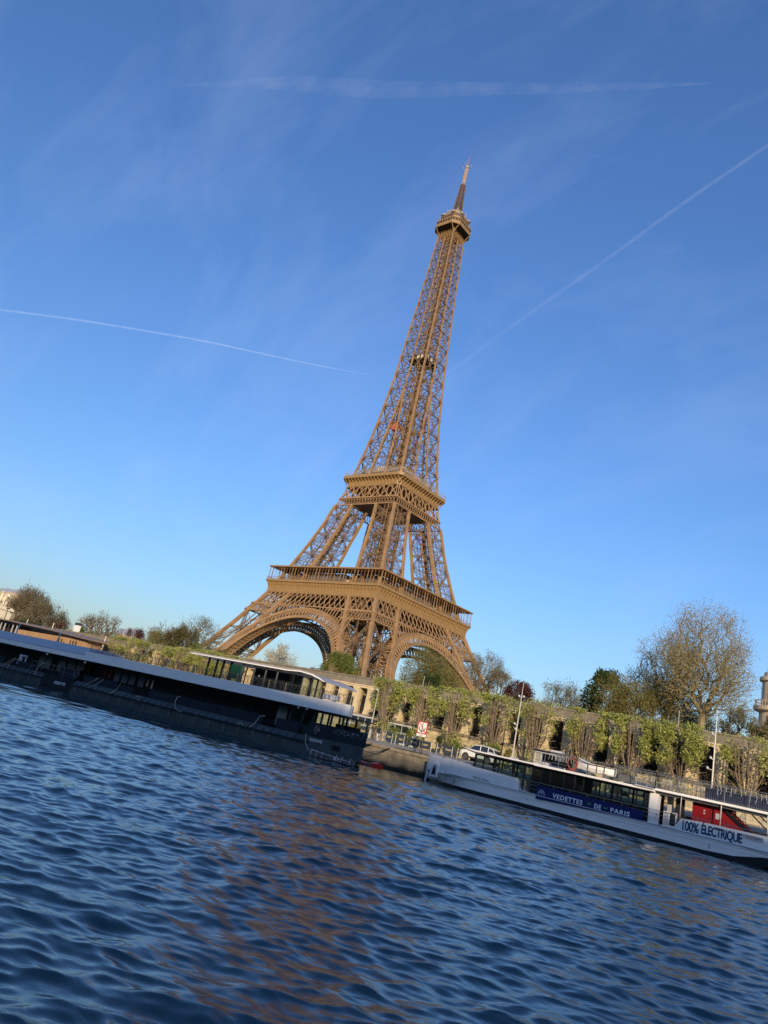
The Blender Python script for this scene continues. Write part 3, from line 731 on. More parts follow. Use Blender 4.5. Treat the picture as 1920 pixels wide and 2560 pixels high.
def clumps(n, c, r, nb=14, cl=.45, shell=.55):
    """n points in a lumpy crown: nb clump centres within the ellipsoid, gaussian around them"""
    c = np.array(c, float); r = np.array(r, float)
    d = rng.normal(0, 1, (nb, 3)); d /= np.linalg.norm(d, axis=1)[:, None]; rad = shell+(1-shell)*rng.random(nb)**.7; cen = d*rad[:, None]*.88
    k = rng.integers(0, nb, n); sz = rng.uniform(.5, 1.1, nb)*cl
    p = cen[k]+rng.normal(0, 1, (n, 3))*sz[k][:, None]*.6
    q = np.linalg.norm(p, axis=1); lim = rng.uniform(.92, 1.12, n); s = np.where(q > lim, lim/q, 1)
    return c+p*s[:, None]*r
def tree(name, label, base, top, rx, ry=None, zlow=None, cat='tree', leafm=None, n_leaf=6000, size=.16, bark=None, rt=.3, n_tw=500, group=None, nb=16, cl=.4, forkz=None, tip=.018, lean=(0, 0), shell=.55, twig=True):
    """trunk + limbs reaching into a lumpy crown between zlow and top"""
    bx, by, bz = base; ry = ry or rx; H_ = top-bz; zlow = zlow if zlow is not None else .25*H_
    e = empty(name, label, cat, (bx, by, bz), 0, group)
    cz = (zlow+H_)/2; rz = (H_-zlow)/2; c = (lean[0], lean[1], cz)
    tw = clumps(n_tw, c, (rx, ry, rz), nb=nb*2, cl=.3, shell=.5)
    fz = forkz if forkz is not None else max(zlow*.9, H_*.2)
    tr = [(0, 0, -.3), (lean[0]*.1, 0, fz*.5), (lean[0]*.2, lean[1]*.2, fz)]
    nd, pa, wg = attach(tr, tw)
    mb = MB(); skeleton_mesh(mb, nd, pa, wg, tip, rt); mb.obj('trunk', bark or M_bark, e)
    if n_leaf:
        if twig:   # leaves gather along the twig ends
            k = rng.integers(3, len(nd), n_leaf); C = nd[k]+rng.normal(0, 1, (n_leaf, 3))*(.035*(rx+rz))
        else: C = clumps(n_leaf, c, (rx, ry, rz), nb, cl, shell)
        leaves_obj('crown', C, size, leafm, e)
    return e
L_lime = leafmat('lime_leaves', (.22, .26, .05), (.54, .54, .17), .4)
L_olive = leafmat('olive_leaves', (.14, .13, .035), (.30, .27, .08), .35)
L_dull = leafmat('bud_leaves', (.14, .11, .06), (.22, .18, .09), .3)
L_gold = leafmat('golden_buds', (.24, .20, .075), (.42, .36, .15), .3)
L_grey = leafmat('greygreen_leaves', (.13, .13, .06), (.22, .20, .10), .3)
L_dark = leafmat('dark_leaves', (.025, .045, .010), (.07, .10, .025), .25)
L_green = leafmat('fresh_leaves', (.09, .13, .02), (.24, .26, .06), .35)
L_red = leafmat('plum_leaves', (.05, .018, .015), (.13, .05, .035), .3)
L_blossom = leafmat('blossom_petals', (.42, .42, .24), (.85, .80, .66), .4)
L_cedar = leafmat('cedar_needles', (.06, .06, .018), (.15, .12, .035), .2)

# pollarded limes along the quay: trunk, fan of bare upright limbs, clipped box of young leaves
def pollard(x, y, label, seed, sc_=1.0, bare=1.0):
    global rng
    rng = np.random.default_rng(seed)
    e = empty('pollarded_lime', label, 'tree', (x, y, 2.64), 0, 'clipped lime trees along the quay')
    W, D, Z0, Z1 = rng.uniform(2.15, 2.4)*sc_, 1.3, 2.7, 7.5+rng.uniform(-.35, .2)
    kx = rng.uniform(-.35, .35)
    # fan of straight upright limbs, each with a few twigs
    mb = MB(); fork = np.array([kx*.3, 0, 1.75]); mb.tube([(0, 0, -.1), (.04, 0, .9), fork, fork+[0, 0, .25]], [.27, .2, .19, .12], 8)
    nl = 19 if bare > .5 else 10
    for i in range(nl):
        a_ = (i+.5)/nl*2-1; ex = kx+a_*1.35*sc_+rng.normal(0, .08); ey = rng.uniform(-.95, .7); top_ = Z1-.25-.5*abs(a_)**2+rng.uniform(-.5, .25)
        P_ = [fork, fork+[(ex-fork[0])*.35, ey*.35, .55+.3*rng.random()], np.array([fork[0]+(ex-fork[0])*.75, ey*.75, 3.6+.3*rng.random()]), np.array([ex, ey, top_])]
        t = np.linspace(0, 1, 9); Q = np.stack([np.interp(t, [0, .16, .45, 1], [p[k] for p in P_]) for k in range(3)], 1); mb.tube(list(Q), list(np.linspace(.062, .014, 9)), 4)
        for j in range(7):
            q = Q[rng.integers(3, 9)]; d = np.array([rng.normal(a_*.35, .35), rng.normal(0, .25), rng.uniform(.35, 1.0)]); mb.tube([q, q+d*.6, q+d*.6+[0, 0, .25]], [.018, .014, .008], 3)
    for i in range(26):     # side branches that carry the leaves
        sd = rng.choice([-1, 1]); z = rng.uniform(2.6, Z1-.6); x1 = sd*rng.uniform(.7, 1.0)*W; P_ = [np.array([kx+sd*.35, rng.uniform(-.3, .5), max(2.0, z-1.2)]), np.array([x1*.6, rng.uniform(-.8, .8), z-.3]), np.array([x1, rng.uniform(-1, 1), z])]
        mb.tube(P_, [.035, .025, .01], 4)
    mb.obj('trunk', M_bark_d, e)
    N = int(9000*sc_); C = np.stack([rng.uniform(-W, W, N*3), rng.uniform(-D, D, N*3), rng.uniform(Z0-.6, Z1, N*3)], 1)
    # keep leaves on the sides, the top rim and the back; thin out the front middle
    u = np.abs(C[:, 0]-kx)/W; zt = (C[:, 2]-Z0)/(Z1-Z0)
    lump = np.sin(C[:, 0]*2.1+seed)+np.sin(C[:, 2]*2.4+seed*2.)+np.sin(C[:, 1]*2.9+seed*1.3)+.8*np.sin(C[:, 0]*5+C[:, 2]*4.)
    low = np.clip(1-zt, 0, 1)
    gap = .34*bare-.10*np.clip(zt, 0, 1)
    p = np.clip((u-gap)*2.6, 0, 1)*np.clip((zt-.03-.20*np.clip(1.2-u, 0, 1))*4., 0, 1)+np.clip((zt-.9)*5, 0, .4)+np.where((C[:, 1] > .5) & (zt > .45), .07, .004)
    p *= np.clip(.46+.46*lump, .0, 1.5)*(u < .66+.36*np.clip(zt*1.3, 0, 1)); p = np.where(u > .78+.3*np.sin(C[:, 2]*2.2+seed*1.9+np.sign(C[:, 0])), p*.12, p)
    keep = rng.random(len(C)) < p; C = C[keep][:N]
    C = C+rng.normal(0, .07, C.shape)
    # sprouts low on the trunk
    S = np.array([kx*.3, 0, 1.9])+rng.normal(0, 1, (260, 3))*[.55, .4, .45]
    leaves_obj('crown', np.concatenate([C, S]), .115, L_lime, e)
    return e
ords = ['leaf covered clipped lime nearest the bow of the dark boat, beside the low sheds', 'clipped lime with trunk just left of the no-anchoring sign', 'clipped lime right of the no-anchoring sign, above a round shrub', 'clipped lime behind the white parked car, with many bare upright limbs', 'clipped lime right of the tall lamp post near the white car', 'clipped lime above the front of the white lifeboat', 'clipped lime above the rear of the white lifeboat', 'fullest clipped lime, left of the right hand lamp post', 'rightmost clipped lime with bare brown limbs, right of the last lamp post']
for i, x in enumerate((172.5, 177.9, 182.8, 187.9, 193.1, 198.3, 203.1, 208.0, 213.4)):
    pollard(x, -184.4, ords[i], 30+i, 1.0, (1, 1, 1, 1.15, 1, 1, 1, .3, 1.35)[i])
pollard(218.8, -184.4, 'clipped lime at the right edge, seen above the stern rail of the white boat', 52)
for i, (x, lb) in enumerate(((108.5, 'distant clipped lime left, behind the terrace end of the dark boat'), (114.2, 'distant clipped lime second from the left behind the dark boat'), (122.8, 'distant clipped lime beside the curved tip of the boat roof'), (128.8, 'distant clipped lime seen under the left end of the boat roof'), (134.6, 'distant clipped lime seen through the glazed upper cabin'), (140.5, 'clipped lime mostly hidden behind the upper cabin of the dark boat'))):
    pollard(x, -184.4, lb, 70+i)

rng = np.random.default_rng(5)
G = 8.6
T_ = tree
T_('plane_tree', 'tallest spreading plane tree, nearly bare, behind the wall at the right', (203.7, -165, G), 27.3, 6.3, 6, zlow=4.0, leafm=L_gold, n_leaf=30000, size=.07, bark=M_bark_y, rt=.42, n_tw=3600, nb=44, forkz=5.0, tip=.016)
T_('plane_tree', 'second tall bare plane tree, left of and behind the tallest one', (196.6, -157, G), 26.0, 4.6, 5, zlow=5, leafm=L_gold, n_leaf=15000, size=.07, bark=M_bark_y, rt=.35, n_tw=2400, nb=30, forkz=5, tip=.016)
T_('bare_tree', 'thin bare tree sticking up left of the plane trees', (192.0, -154, G), 22.8, 3.0, 3, zlow=5, leafm=L_grey, n_leaf=1400, size=.08, bark=M_bark, rt=.25, n_tw=500, forkz=4, tip=.016)
T_('chestnut_tree', 'dark green chestnut in full leaf, left of the olive trees', (189.9, -160, G), 18.6, 3.3, 3, zlow=1.5, leafm=L_dark, n_leaf=9000, size=.16, rt=.3, n_tw=250, nb=26, cl=.3, twig=False)
T_('budding_tree', 'olive brown budding tree right of the dark chestnut', (194.6, -166, G), 17.8, 3.9, 3, zlow=.8, leafm=L_olive, n_leaf=20000, size=.08, rt=.28, n_tw=700, nb=26)
T_('budding_tree', 'olive brown budding tree between the dark chestnut and the tallest plane', (198.6, -163, G), 18.2, 3.7, 3, zlow=.8, leafm=L_olive, n_leaf=16000, size=.08, rt=.26, n_tw=700, nb=26)
T_('budding_tree', 'dense brownish tree to the left of the foot of the tallest plane', (201.2, -160, G), 16.8, 3.0, 3, zlow=.5, leafm=L_olive, n_leaf=10000, size=.08, rt=.2, n_tw=500)
T_('budding_tree', 'dark brownish bushy tree right of the foot of the tallest plane', (207.2, -162, G), 15.6, 2.8, 3, zlow=.3, leafm=L_grey, n_leaf=11000, size=.08, rt=.2, n_tw=700)
T_('budding_tree', 'dark olive bush crowned by the right lamp post, left of the cream tower', (210.4, -165, G), 14.2, 2.3, 3, zlow=.2, leafm=L_olive, n_leaf=5500, size=.09, rt=.2, n_tw=500)
T_('bare_tree', 'bare tree crossing the cream tower at the right edge', (213.3, -172, G), 17.6, 2.2, 2, zlow=1.5, leafm=L_dull, n_leaf=400, size=.07, bark=M_bark_d, rt=.22, n_tw=420, forkz=1.5, tip=.016)
T_('budding_tree', 'grey green tree standing alone against the sky, right of the dark red tree', (168.6, -130, 7.2), 20.8, 4.6, 4, zlow=3.5, leafm=L_grey, n_leaf=11000, size=.1, rt=.3, n_tw=1100, nb=16)
T_('bare_tree', 'low bare greyish tree left of the dark green chestnut', (175.0, -135, 7.4), 17.2, 3.2, 3, zlow=3, leafm=L_grey, n_leaf=1500, size=.1, rt=.25, n_tw=600)
T_('copper_tree', 'dark copper red tree beside the tall lamp post, against the sky', (171.4, -150, 8), 16.4, 2.9, 3, zlow=2.0, leafm=L_red, n_leaf=9000, size=.12, rt=.25, n_tw=250, nb=20, cl=.32, twig=False)
T_('plane_tree', 'nearly bare tree against the right foot of the tower, tallest of that clump', (157.6, -140, 7.6), 23.2, 3.6, 4, zlow=6, leafm=L_dull, n_leaf=9000, size=.08, bark=M_bark_y, rt=.32, n_tw=800, nb=16, forkz=5)
T_('plane_tree', 'lower bare tree at the right of the tower foot, its crown ending above the wall', (161.7, -140, 7.6), 19.6, 3.6, 4, zlow=5, leafm=L_dull, n_leaf=8000, size=.08, bark=M_bark_y, rt=.3, n_tw=800, nb=16)
T_('budding_tree', 'broad olive tree in front of the right arch of the tower', (152.2, -151, 8.2), 20.4, 4.3, 4, zlow=1.5, leafm=L_olive, n_leaf=19000, size=.09, rt=.3, n_tw=900, nb=22)
T_('budding_tree', 'olive brown tree below the right pillar of the tower', (156.6, -152, 8.2), 19.0, 4.0, 4, zlow=.8, leafm=L_olive, n_leaf=19000, size=.09, rt=.3, n_tw=800, nb=22)
T_('budding_tree', 'green lower tree right of the dark round bush', (159.9, -158, 8.4), 14.6, 2.4, 3, zlow=.3, leafm=L_green, n_leaf=6000, size=.09, rt=.2, n_tw=300, nb=18)
T_('bare_tree', 'thin budding tree in the opening of the right arch', (147.4, -146, 8), 16.2, 2.8, 3, zlow=1.5, leafm=L_grey, n_leaf=7000, size=.085, rt=.2, n_tw=500)
T_('round_bush', 'dark green rounded bush in front of the olive trees, above the clipped limes', (161.2, -160.5, 8.4), 14.9, 1.75, 1.7, zlow=.2, cat='bush', leafm=L_dark, n_leaf=9000, size=.09, rt=.15, n_tw=60, nb=40, cl=.28, twig=False, shell=.7)
T_('red_bush', 'small reddish bare bush at the foot of the near tower pillar', (148.6, -162, 8.5), 12.6, 2.3, 2, zlow=.2, cat='bush', leafm=L_red, n_leaf=1600, size=.08, bark=M_bark_y, rt=.12, n_tw=400)
T_('green_bush', 'rounded green bush above the wall at the foot of the near pillar', (145.2, -165, 8.7), 15.3, 3.7, 2.8, zlow=.2, cat='bush', leafm=L_green, n_leaf=15000, size=.12, rt=.18, n_tw=150, nb=24, cl=.33, twig=False)
T_('green_bush', 'lower olive green bush right of the rounded green bush', (148.8, -165.5, 8.7), 12.8, 2.6, 2, zlow=.1, cat='bush', leafm=L_olive, n_leaf=6000, size=.1, rt=.14, n_tw=200, nb=18)
T_('red_bush', 'dark plum bush between the blossom tree and the green bush', (139.9, -164.5, 8.7), 12.8, 1.9, 2, zlow=.1, cat='bush', leafm=L_red, n_leaf=5000, size=.1, rt=.12, n_tw=150, nb=14, twig=False)
T_('blossom_tree', 'white blossoming tree under the left arch of the tower', (113.2, -150, 8), 17.4, 4.3, 4, zlow=.8, leafm=L_blossom, n_leaf=9500, size=.12, rt=.2, n_tw=800, nb=20)
T_('green_bush', 'light green shrub with white flowers left of the blossom tree', (102.5, -148, 7.8), 14.4, 3.8, 3, zlow=.3, cat='bush', leafm=L_blossom, n_leaf=5000, size=.12, rt=.15, n_tw=300)
T_('green_bush', 'yellow green hedge bush left of the tower leg, over the boat roof', (84.5, -150, 8), 15.0, 4.2, 3, zlow=.2, cat='bush', leafm=L_green, n_leaf=7000, size=.14, rt=.15, n_tw=200, twig=False)
T_('green_bush', 'yellow green hedge bush at the foot of the left tower leg', (93.5, -149, 8), 14.6, 4.2, 3, zlow=.2, cat='bush', leafm=L_olive, n_leaf=7000, size=.14, rt=.15, n_tw=200, twig=False)
T_('cedar_tree', 'dark golden green cedar with layered branches left of the tower', (61.8, -140, 7.6), 22.3, 6.6, 5, zlow=1.5, leafm=L_cedar, n_leaf=15000, size=.17, rt=.45, n_tw=500, nb=36, cl=.25, twig=False, shell=.35)
T_('plane_tree', 'round grey green plane tree between the cedar and the tower leg', (41.5, -120, 7), 27.2, 7.6, 7, zlow=7, leafm=L_grey, n_leaf=5200, size=.14, bark=M_bark, rt=.5, n_tw=1100, nb=22, tip=.03)
T_('plane_tree', 'greyish budding tree left of the cedar', (22.8, -120, 7), 24.8, 6.2, 6, zlow=5, leafm=L_dull, n_leaf=6000, size=.15, rt=.4, n_tw=900, tip=.03)
T_('budding_tree', 'olive green tree in front of the greyish one, left of the cedar', (41.5, -132, 7.4), 19.2, 6.6, 5, zlow=1, leafm=L_olive, n_leaf=9000, size=.15, rt=.4, n_tw=600, tip=.03)
T_('copper_tree', 'dark copper red tree in the row left of the cedar', (14.5, -124, 7), 20.6, 5.2, 4, zlow=1.5, leafm=L_red, n_leaf=8000, size=.15, rt=.3, n_tw=400, twig=False)
T_('green_bush', 'small fresh green tree above the parapet right of the bare tree', (2, -136, 7.5), 16.8, 4.4, 4, zlow=.5, leafm=L_green, n_leaf=6000, size=.15, rt=.2, n_tw=200, twig=False)
T_('bare_tree', 'round bare grey tree alone against the sky at the left', (-52.5, -100, 6.5), 28.2, 11.5, 9, zlow=6.5, leafm=L_dull, n_leaf=4200, size=.2, rt=.6, n_tw=1500, nb=26, tip=.045)
T_('plane_tree', 'large brown budding tree at the far left behind the pavilion, right half of the clump', (-62, -120, 6.8), 28.5, 11, 8, zlow=3, leafm=L_dull, n_leaf=24000, size=.2, rt=.7, n_tw=1500, nb=26, tip=.045)
T_('plane_tree', 'large brown budding tree at the far left behind the pavilion, left half of the clump', (-83, -118, 6.8), 32.0, 12, 8, zlow=3, leafm=L_dull, n_leaf=26000, size=.2, rt=.7, n_tw=1500, nb=26, tip=.045)
T_('budding_tree', 'low reddish brown tree at the right foot of the far left clump', (-40, -122, 6.8), 19.5, 7.5, 6, zlow=.8, leafm=L_red, n_leaf=5500, size=.2, rt=.4, n_tw=700, tip=.04)
T_('budding_tree', 'dark low tree on the left edge behind the white pedestal', (-40, -135, 7.2), 17.5, 8, 6, zlow=.5, leafm=L_dark, n_leaf=7000, size=.2, rt=.4, n_tw=300, twig=False)
T_('green_bush', 'long green hedge behind the white billboard', (8, -145, 7.8), 13.8, 9, 3, zlow=.2, cat='hedge', leafm=L_green, n_leaf=7000, size=.16, rt=.2, n_tw=200, twig=False)
# undergrowth behind the parapet: a far, uncountable mass of shrubs
C = []
for i in range(160):
    x = rng.uniform(-60, 225); C.append(clumps(260, (x, rng.uniform(-172, -158), 9.6), (2.6, 2, rng.uniform(1.2, 2.6)), 5, .5))
o = leaves_obj('shrubbery', np.concatenate(C), .14, L_olive, None); tag(o, 'low brownish undergrowth running along behind the parapet', 'shrubs', kind='stuff')
# far tree mass closing the horizon behind the park
C = []
for i in range(150):
    x = rng.uniform(-420, 330); y = rng.uniform(60, 220); C.append(clumps(260, (x, y, 10), (9, 7, rng.uniform(4, 7)), 6, .5))
o = leaves_obj('far_trees', np.concatenate(C), .8, L_olive, None); tag(o, 'far belt of park trees closing the view beyond the tower', 'trees', kind='stuff')
# ================================================================== WHITE BOAT (alongside the quay, right)
M_white = mat('white_paint', (.92, .89, .82), .4, noise=(.9, .05), spec=.5)
M_boot = mat('black_boot_top', (.012, .012, .014), .4)
M_navy = mat('navy_banner', (.008, .010, .10), .5)
M_navtxt = mat('white_lettering', (.85, .86, .88), .5)
M_bluetxt = mat('blue_lettering', (.02, .06, .14), .5)
M_gtxt = mat('dark_lettering', (.03, .035, .045), .5)
M_steel = mat('stainless_steel', (.55, .56, .58), .28, .85)
M_frame = mat('black_frames', (.015, .015, .017), .35)
M_int = mat('cabin_interior', (.02, .02, .024), .8)
M_redp = mat('red_paint', (.27, .008, .01), .45)
M_greylt = mat('light_grey_paint', (.50, .51, .53), .45)
M_greydk = mat('deck_grey', (.12, .125, .13), .7)
M_leafg = mat('leaf_green', (.07, .30, .05), .5)
def glassmat(name, tint, refl, transp):
    M = bpy.data.materials.new(name); M.use_nodes = True; n = M.node_tree.nodes; l = M.node_tree.links; n.remove(n['Principled BSDF'])
    tr = n.new('ShaderNodeBsdfTransparent'); tr.inputs[0].default_value = (*tint, 1); gl = n.new('ShaderNodeBsdfGlossy'); gl.inputs['Roughness'].default_value = .03; gl.inputs[0].default_value = (.9, .95, 1, 1)
    df = n.new('ShaderNodeBsdfDiffuse'); df.inputs[0].default_value = (.01, .012, .015, 1)
    fr = n.new('ShaderNodeFresnel'); fr.inputs[0].default_value = 1.45; m1 = n.new('ShaderNodeMixShader'); m2 = n.new('ShaderNodeMixShader'); m1.inputs[0].default_value = 1-transp
    l.new(tr.outputs[0], m1.inputs[1]); l.new(df.outputs[0], m1.inputs[2]); l.new(fr.outputs[0], m2.inputs[0]); l.new(m1.outputs[0], m2.inputs[1]); l.new(gl.outputs[0], m2.inputs[2]); l.new(m2.outputs[0], n['Material Output'].inputs[0])
    return M
M_glass = glassmat('clear_glass', (.78, .86, .84), .1, .93)
M_glassd = glassmat('dark_glass', (.45, .5, .52), .1, .35)
BY = -197.5; BI = -192.95
wb = empty('passenger_boat', 'white passenger boat with navy banner and railed top deck, moored at the right', 'boat', (0, 0, 0))
# hull: outline of stations along x; each station = section from keel to sheer
def hull_sections(xs, top):
    rings = []
    for x in xs:
        # half-beam: the bow closes towards x=186.4
        t = min(1, max(0, (x-187.55)/5.4)); s = math.sin(t*math.pi/2)**.75
        tb = min(1, max(0, (x-188.2)/7.0)); sb = math.sin(tb*math.pi/2)**.8
        te = 1 if x < 216 else max(.55, 1-(x-216)/30)
        yc = (BY+BI)/2; hb = (BI-BY)/2
        o = yc-hb*s*te; ob = yc-hb*max(.04, sb)*te*.985; ii = yc+hb*s*te; ib = yc+hb*max(.04, sb)*te*.985
        rise = 0 if x < 215.5 else (x-215.5)*.2
        zt = top(x)
        rings.append([(x, ob, -.35+rise), (x, ob, .26+rise), (x, (ob+o*2)/3, .9), (x, o-.03*(s > .5), 1.02), (x, o-.03*(s > .5), 1.10), (x, o, 1.16), (x, o, zt), (x, ii, zt), (x, ii, 1.1), (x, ib, .26), (x, ib, -.35+rise)])
    return rings
xs = [187.6, 187.8, 188.2, 188.7, 189.4, 190.5, 192, 193.5, 195, 197, 198.4]
sheer = lambda x: float(np.interp(x, [186.3, 191, 198.4], [2.5, 2.34, 2.1]))
mb = MB(); mb.loft(hull_sections(xs, sheer))
xs2 = [198.4, 199.0, 203, 207, 211.8, 212.35, 214, 216, 218, 221, 224]
top2 = lambda x: float(np.interp(x, [198.4, 198.95, 199.0, 211.8, 212.4, 224], [2.1, 1.2, 1.17, 1.17, 2.08, 2.14]))
mb.loft(hull_sections([198.4, 198.95]+xs2[2:], top2))
mb.box(198.9, 212.2, BY+.08, BI-.08, 1.0, 1.16)
mb.obj('hull', M_white, wb)
mb = MB()      # black boot top, 3 mm proud
R_ = hull_sections(xs[1:]+xs2[1:], lambda x: 2)
for a, b in zip(R_, R_[1:]):
    for k, k2 in ((0, 1),):
        o = np.array((0, -.012, 0)); mb.quad(np.array(a[0])+o, np.array(b[0])+o, np.array(b[1])+o, np.array(a[1])+o)
o = 0
mb.obj('boot_top', M_boot, wb)
mb = MB(); mb.tube([(x, BY-.05, 1.14) for x in (191.2, 194, 198, 204, 211, 216, 224)], .045, 6, 0); mb.box(199.2, 224, BY-.012, BY, .74, .755, 0)
mb.obj('rubbing_strake', M_greylt, wb)
mb = MB()      # anchor recess near the bow, with the anchor
def hy(x): return [p for p in hull_sections([x], sheer)[0]][6][1]
y0 = hy(189.9)-.16
mb.prism([(189.2, .55), (190.1, .55), (190.05, 1.75), (189.4, 1.75)], 1, y0-.02, y0+.2, 0)
mb.prism([(189.35, .68), (189.98, .68), (189.95, 1.64), (189.47, 1.64)], 1, y0-.024, y0-.018, 1)
mb.bar((189.7, y0-.05, .8), (189.7, y0-.05, 1.5), .1, mi=2); mb.bar((189.56, y0-.05, .72), (189.65, y0-.06, 1.3), .1, mi=2); mb.bar((189.84, y0-.05, .72), (189.75, y0-.06, 1.3), .1, mi=2)
mb.obj('anchor_recess', [M_white, M_greylt, M_frame], wb)
text('lettering', 'PARIS IENA', .17, M_gtxt, wb, (194.32, BY-.013, 1.27), (math.pi/2, R(1.2), 0), 1.62, bold=.01, space=1.1)
# draught marks
mb = MB()
for x, z in ((192.3, .75), (192.3, .6), (192.3, .48), (199.9, .62), (214.4, .7), (214.4, .58), (214.42, .48), (205.2, .55)): mb.box(x-.03, x+.03, hy(min(x, 198))-.02 if x < 194 else BY-.012, BY+.2, z-.03, z+.03)
mb.obj('draught_marks', M_gtxt, wb)
# superstructure
CY0, CY1 = BY+.62, BI-.55
mb = MB()
for x, w_ in ((193.85, .16), (194.75, .10), (195.95, .16), (196.35, .12), (197.9, .1), (198.9, .14), (199.75, .2), (200.5, .08), (201.35, .12), (202.6, .1), (203.55, .16), (204.3, .1), (205.4, .16), (206.2, .08), (207.2, .14), (208.1, .08), (208.7, .1), (209.6, .18)):
    for y in (CY0, CY1): mb.box(x-w_/2, x+w_/2, y-.06, y+.06, 1.16, 3.42)
for y in (CY0, CY1): mb.box(193.8, 209.7, y-.05, y+.05, 3.28, 3.42); mb.box(199.7, 209.7, y-.05, y+.05, 1.16, 2.0)
mb.box(193.75, 193.85, CY0, CY1, 1.9, 2.3)
mb.obj('window_frame', M_frame, wb)
for k, (a, b, M) in enumerate(((193.93, 195.87, 0), (196.03, 198.83, 0), (198.97, 199.65, 0), (199.85, 203.47, 1), (203.63, 205.32, 0), (205.48, 207.13, 0), (207.27, 209.5, 0))):
    for y in (CY0, CY1):
        mb = MB(); mb.box(a, b, y-.012, y+.012, 2.02, 3.28); mb.obj('window', M_glassd if M else M_glass, wb)
mb = MB(); mb.box(194, 209.5, CY0+.1, CY1-.1, 1.0, 1.18, 0); mb.box(200.2, 203.3, CY0+.5, CY1-.3, 1.16, 3.4, 1); mb.box(209.0, 209.5, CY0+1.5, CY1-.2, 1.16, 3.4, 1)
mb.obj('saloon_interior', [M_greydk, M_int], wb)
# seats inside
M_vinyl = mat('seat_vinyl', (.05, .055, .07), .5)
for i in range(9):
    x = 195+i*.9 if i < 4 else 204+(i-4)*1.05
    for y in (CY0+.7, CY0+1.9): mb = MB(); mb.box(x, x+.45, y, y+.45, 1.2, 1.62); mb.box(x, x+.06, y, y+.45, 1.6, 2.1); mb.obj('seat', M_vinyl, wb)
mb = MB()
mb.prism([(192.35, 3.72), (193.7, 3.42), (210.2, 3.42), (210.2, 3.6), (193.8, 3.64)], 1, BY+.22, BI-.2, 0)
mb.obj('roof', M_white, wb)
mb = MB(); mb.prism([(192.3, 3.70), (193.75, 3.44), (199.9, 3.41), (199.9, 3.50), (193.8, 3.53), (192.4, 3.73)], 1, BY+.19, BY+.22, 0); mb.box(199.9, 210.1, BY+.19, BY+.22, 3.40, 3.45); mb.prism([(192.3, 3.69), (193.9, 3.40), (209.9, 3.38), (209.9, 3.418), (193.9, 3.418)], 1, BY+.2, BI-.2, 0)
mb.obj('roof_edge', M_frame, wb)
for x in (195.2, 197.4, 199.9): mb = MB(); mb.prism([(x, 3.63), (x+.5, 3.62), (x+.3, 3.74), (x+.1, 3.76)], 1, BY+.3, BY+1.2); mb.obj('roof_vent', M_greylt, wb)
mb = MB(); mb.box(210.2, 226, BY+.2, BI-.2, 3.52, 3.72, 0); mb.box(210.2, 226, BY+.19, BY+.2, 3.52, 3.57, 1); mb.box(210.2, 226, BY+.5, BI-.4, 3.36, 3.518, 1)
mb.obj('stern_roof', [M_white, M_greydk], wb)
mb = MB(); mb.prism([(208.6, 3.62), (209.7, 3.60), (210.1, 3.58), (210.15, 3.66), (208.8, 3.70)], 1, BY+.05, BY+.3); mb.obj('gangway_fitting', M_greylt, wb)
mb = MB(); mb.box(209.75, 210.4, BY+.55, BY+1.1, 1.16, 3.52); mb.box(209.62, 209.74, BY+.6, BY+1.0, 1.16, 3.4, 1); mb.obj('white_pillar', [M_white, M_greylt], wb)
mb = MB(); mb.box(210.55, 211.5, BY+1.5, BY+2.3, 1.16, 2.25, 0); mb.box(210.6, 210.95, BY+1.49, BY+1.5, 1.25, 2.2, 1); mb.box(211.05, 211.45, BY+1.49, BY+1.5, 1.3, 2.2, 2); mb.box(210.5, 210.9, BY+2.3, BY+2.6, 2.25, 3.35, 1); mb.box(211.3, 211.8, BY+1.8, BY+2.4, 1.16, 3.5, 2)
mb.obj('service_cabinet', [M_white, M_greylt, M_int], wb)
mb = MB(); mb.box(212.7, 215.1, BY+1.25, BI-.7, 1.16, 3.36, 0); mb.prism([(215.1, 1.16), (217.9, 1.16), (217.6, 1.5), (215.1, 3.36)], 1, BY+1.25, BI-2.2, 0)
mb.box(213.9, 214.0, BY+1.24, BY+1.25, 1.4, 3.1, 2)
for x, z in ((213.5, 2.86), (213.5, 2.66)): mb.box(x, x+.12, BY+1.235, BY+1.25, z, z+.1, 1)
mb.box(214.35, 214.62, BY+1.235, BY+1.25, 2.5, 2.9, 1)
mb.obj('red_stair_casing', [M_redp, M_greylt, mat('dark_red', (.2, .008, .01), .5)], wb)
mb = MB()
for i in range(11):
    t = i/11; x = 214.95+t*3.0; z = 3.4-t*2.2; mb.box(x, x+.3, BY+1.1, BY+2.1, z-.05, z)
mb.bar((214.9, BY+1.15, 3.3), (218.1, BY+1.15, 1.1), .12, .2); mb.bar((217, BY+2.6, 3.4), (219.6, BY+2.6, 1.3), .08); mb.bar((216.4, BY+2.6, 3.4), (219.0, BY+2.6, 1.3), .08)
mb.obj('stair', M_frame, wb)
for x, z0 in ((212.15, 2.0), (214.95, 2.05), (218.0, 2.05), (221.3, 2.05)):
    mb = MB(); mb.tube([(x, BY+.3, z0-.9 if x < 212 else z0-.1), (x, BY+.3, 3.52)], .045, 8); mb.obj('post', M_steel, wb)
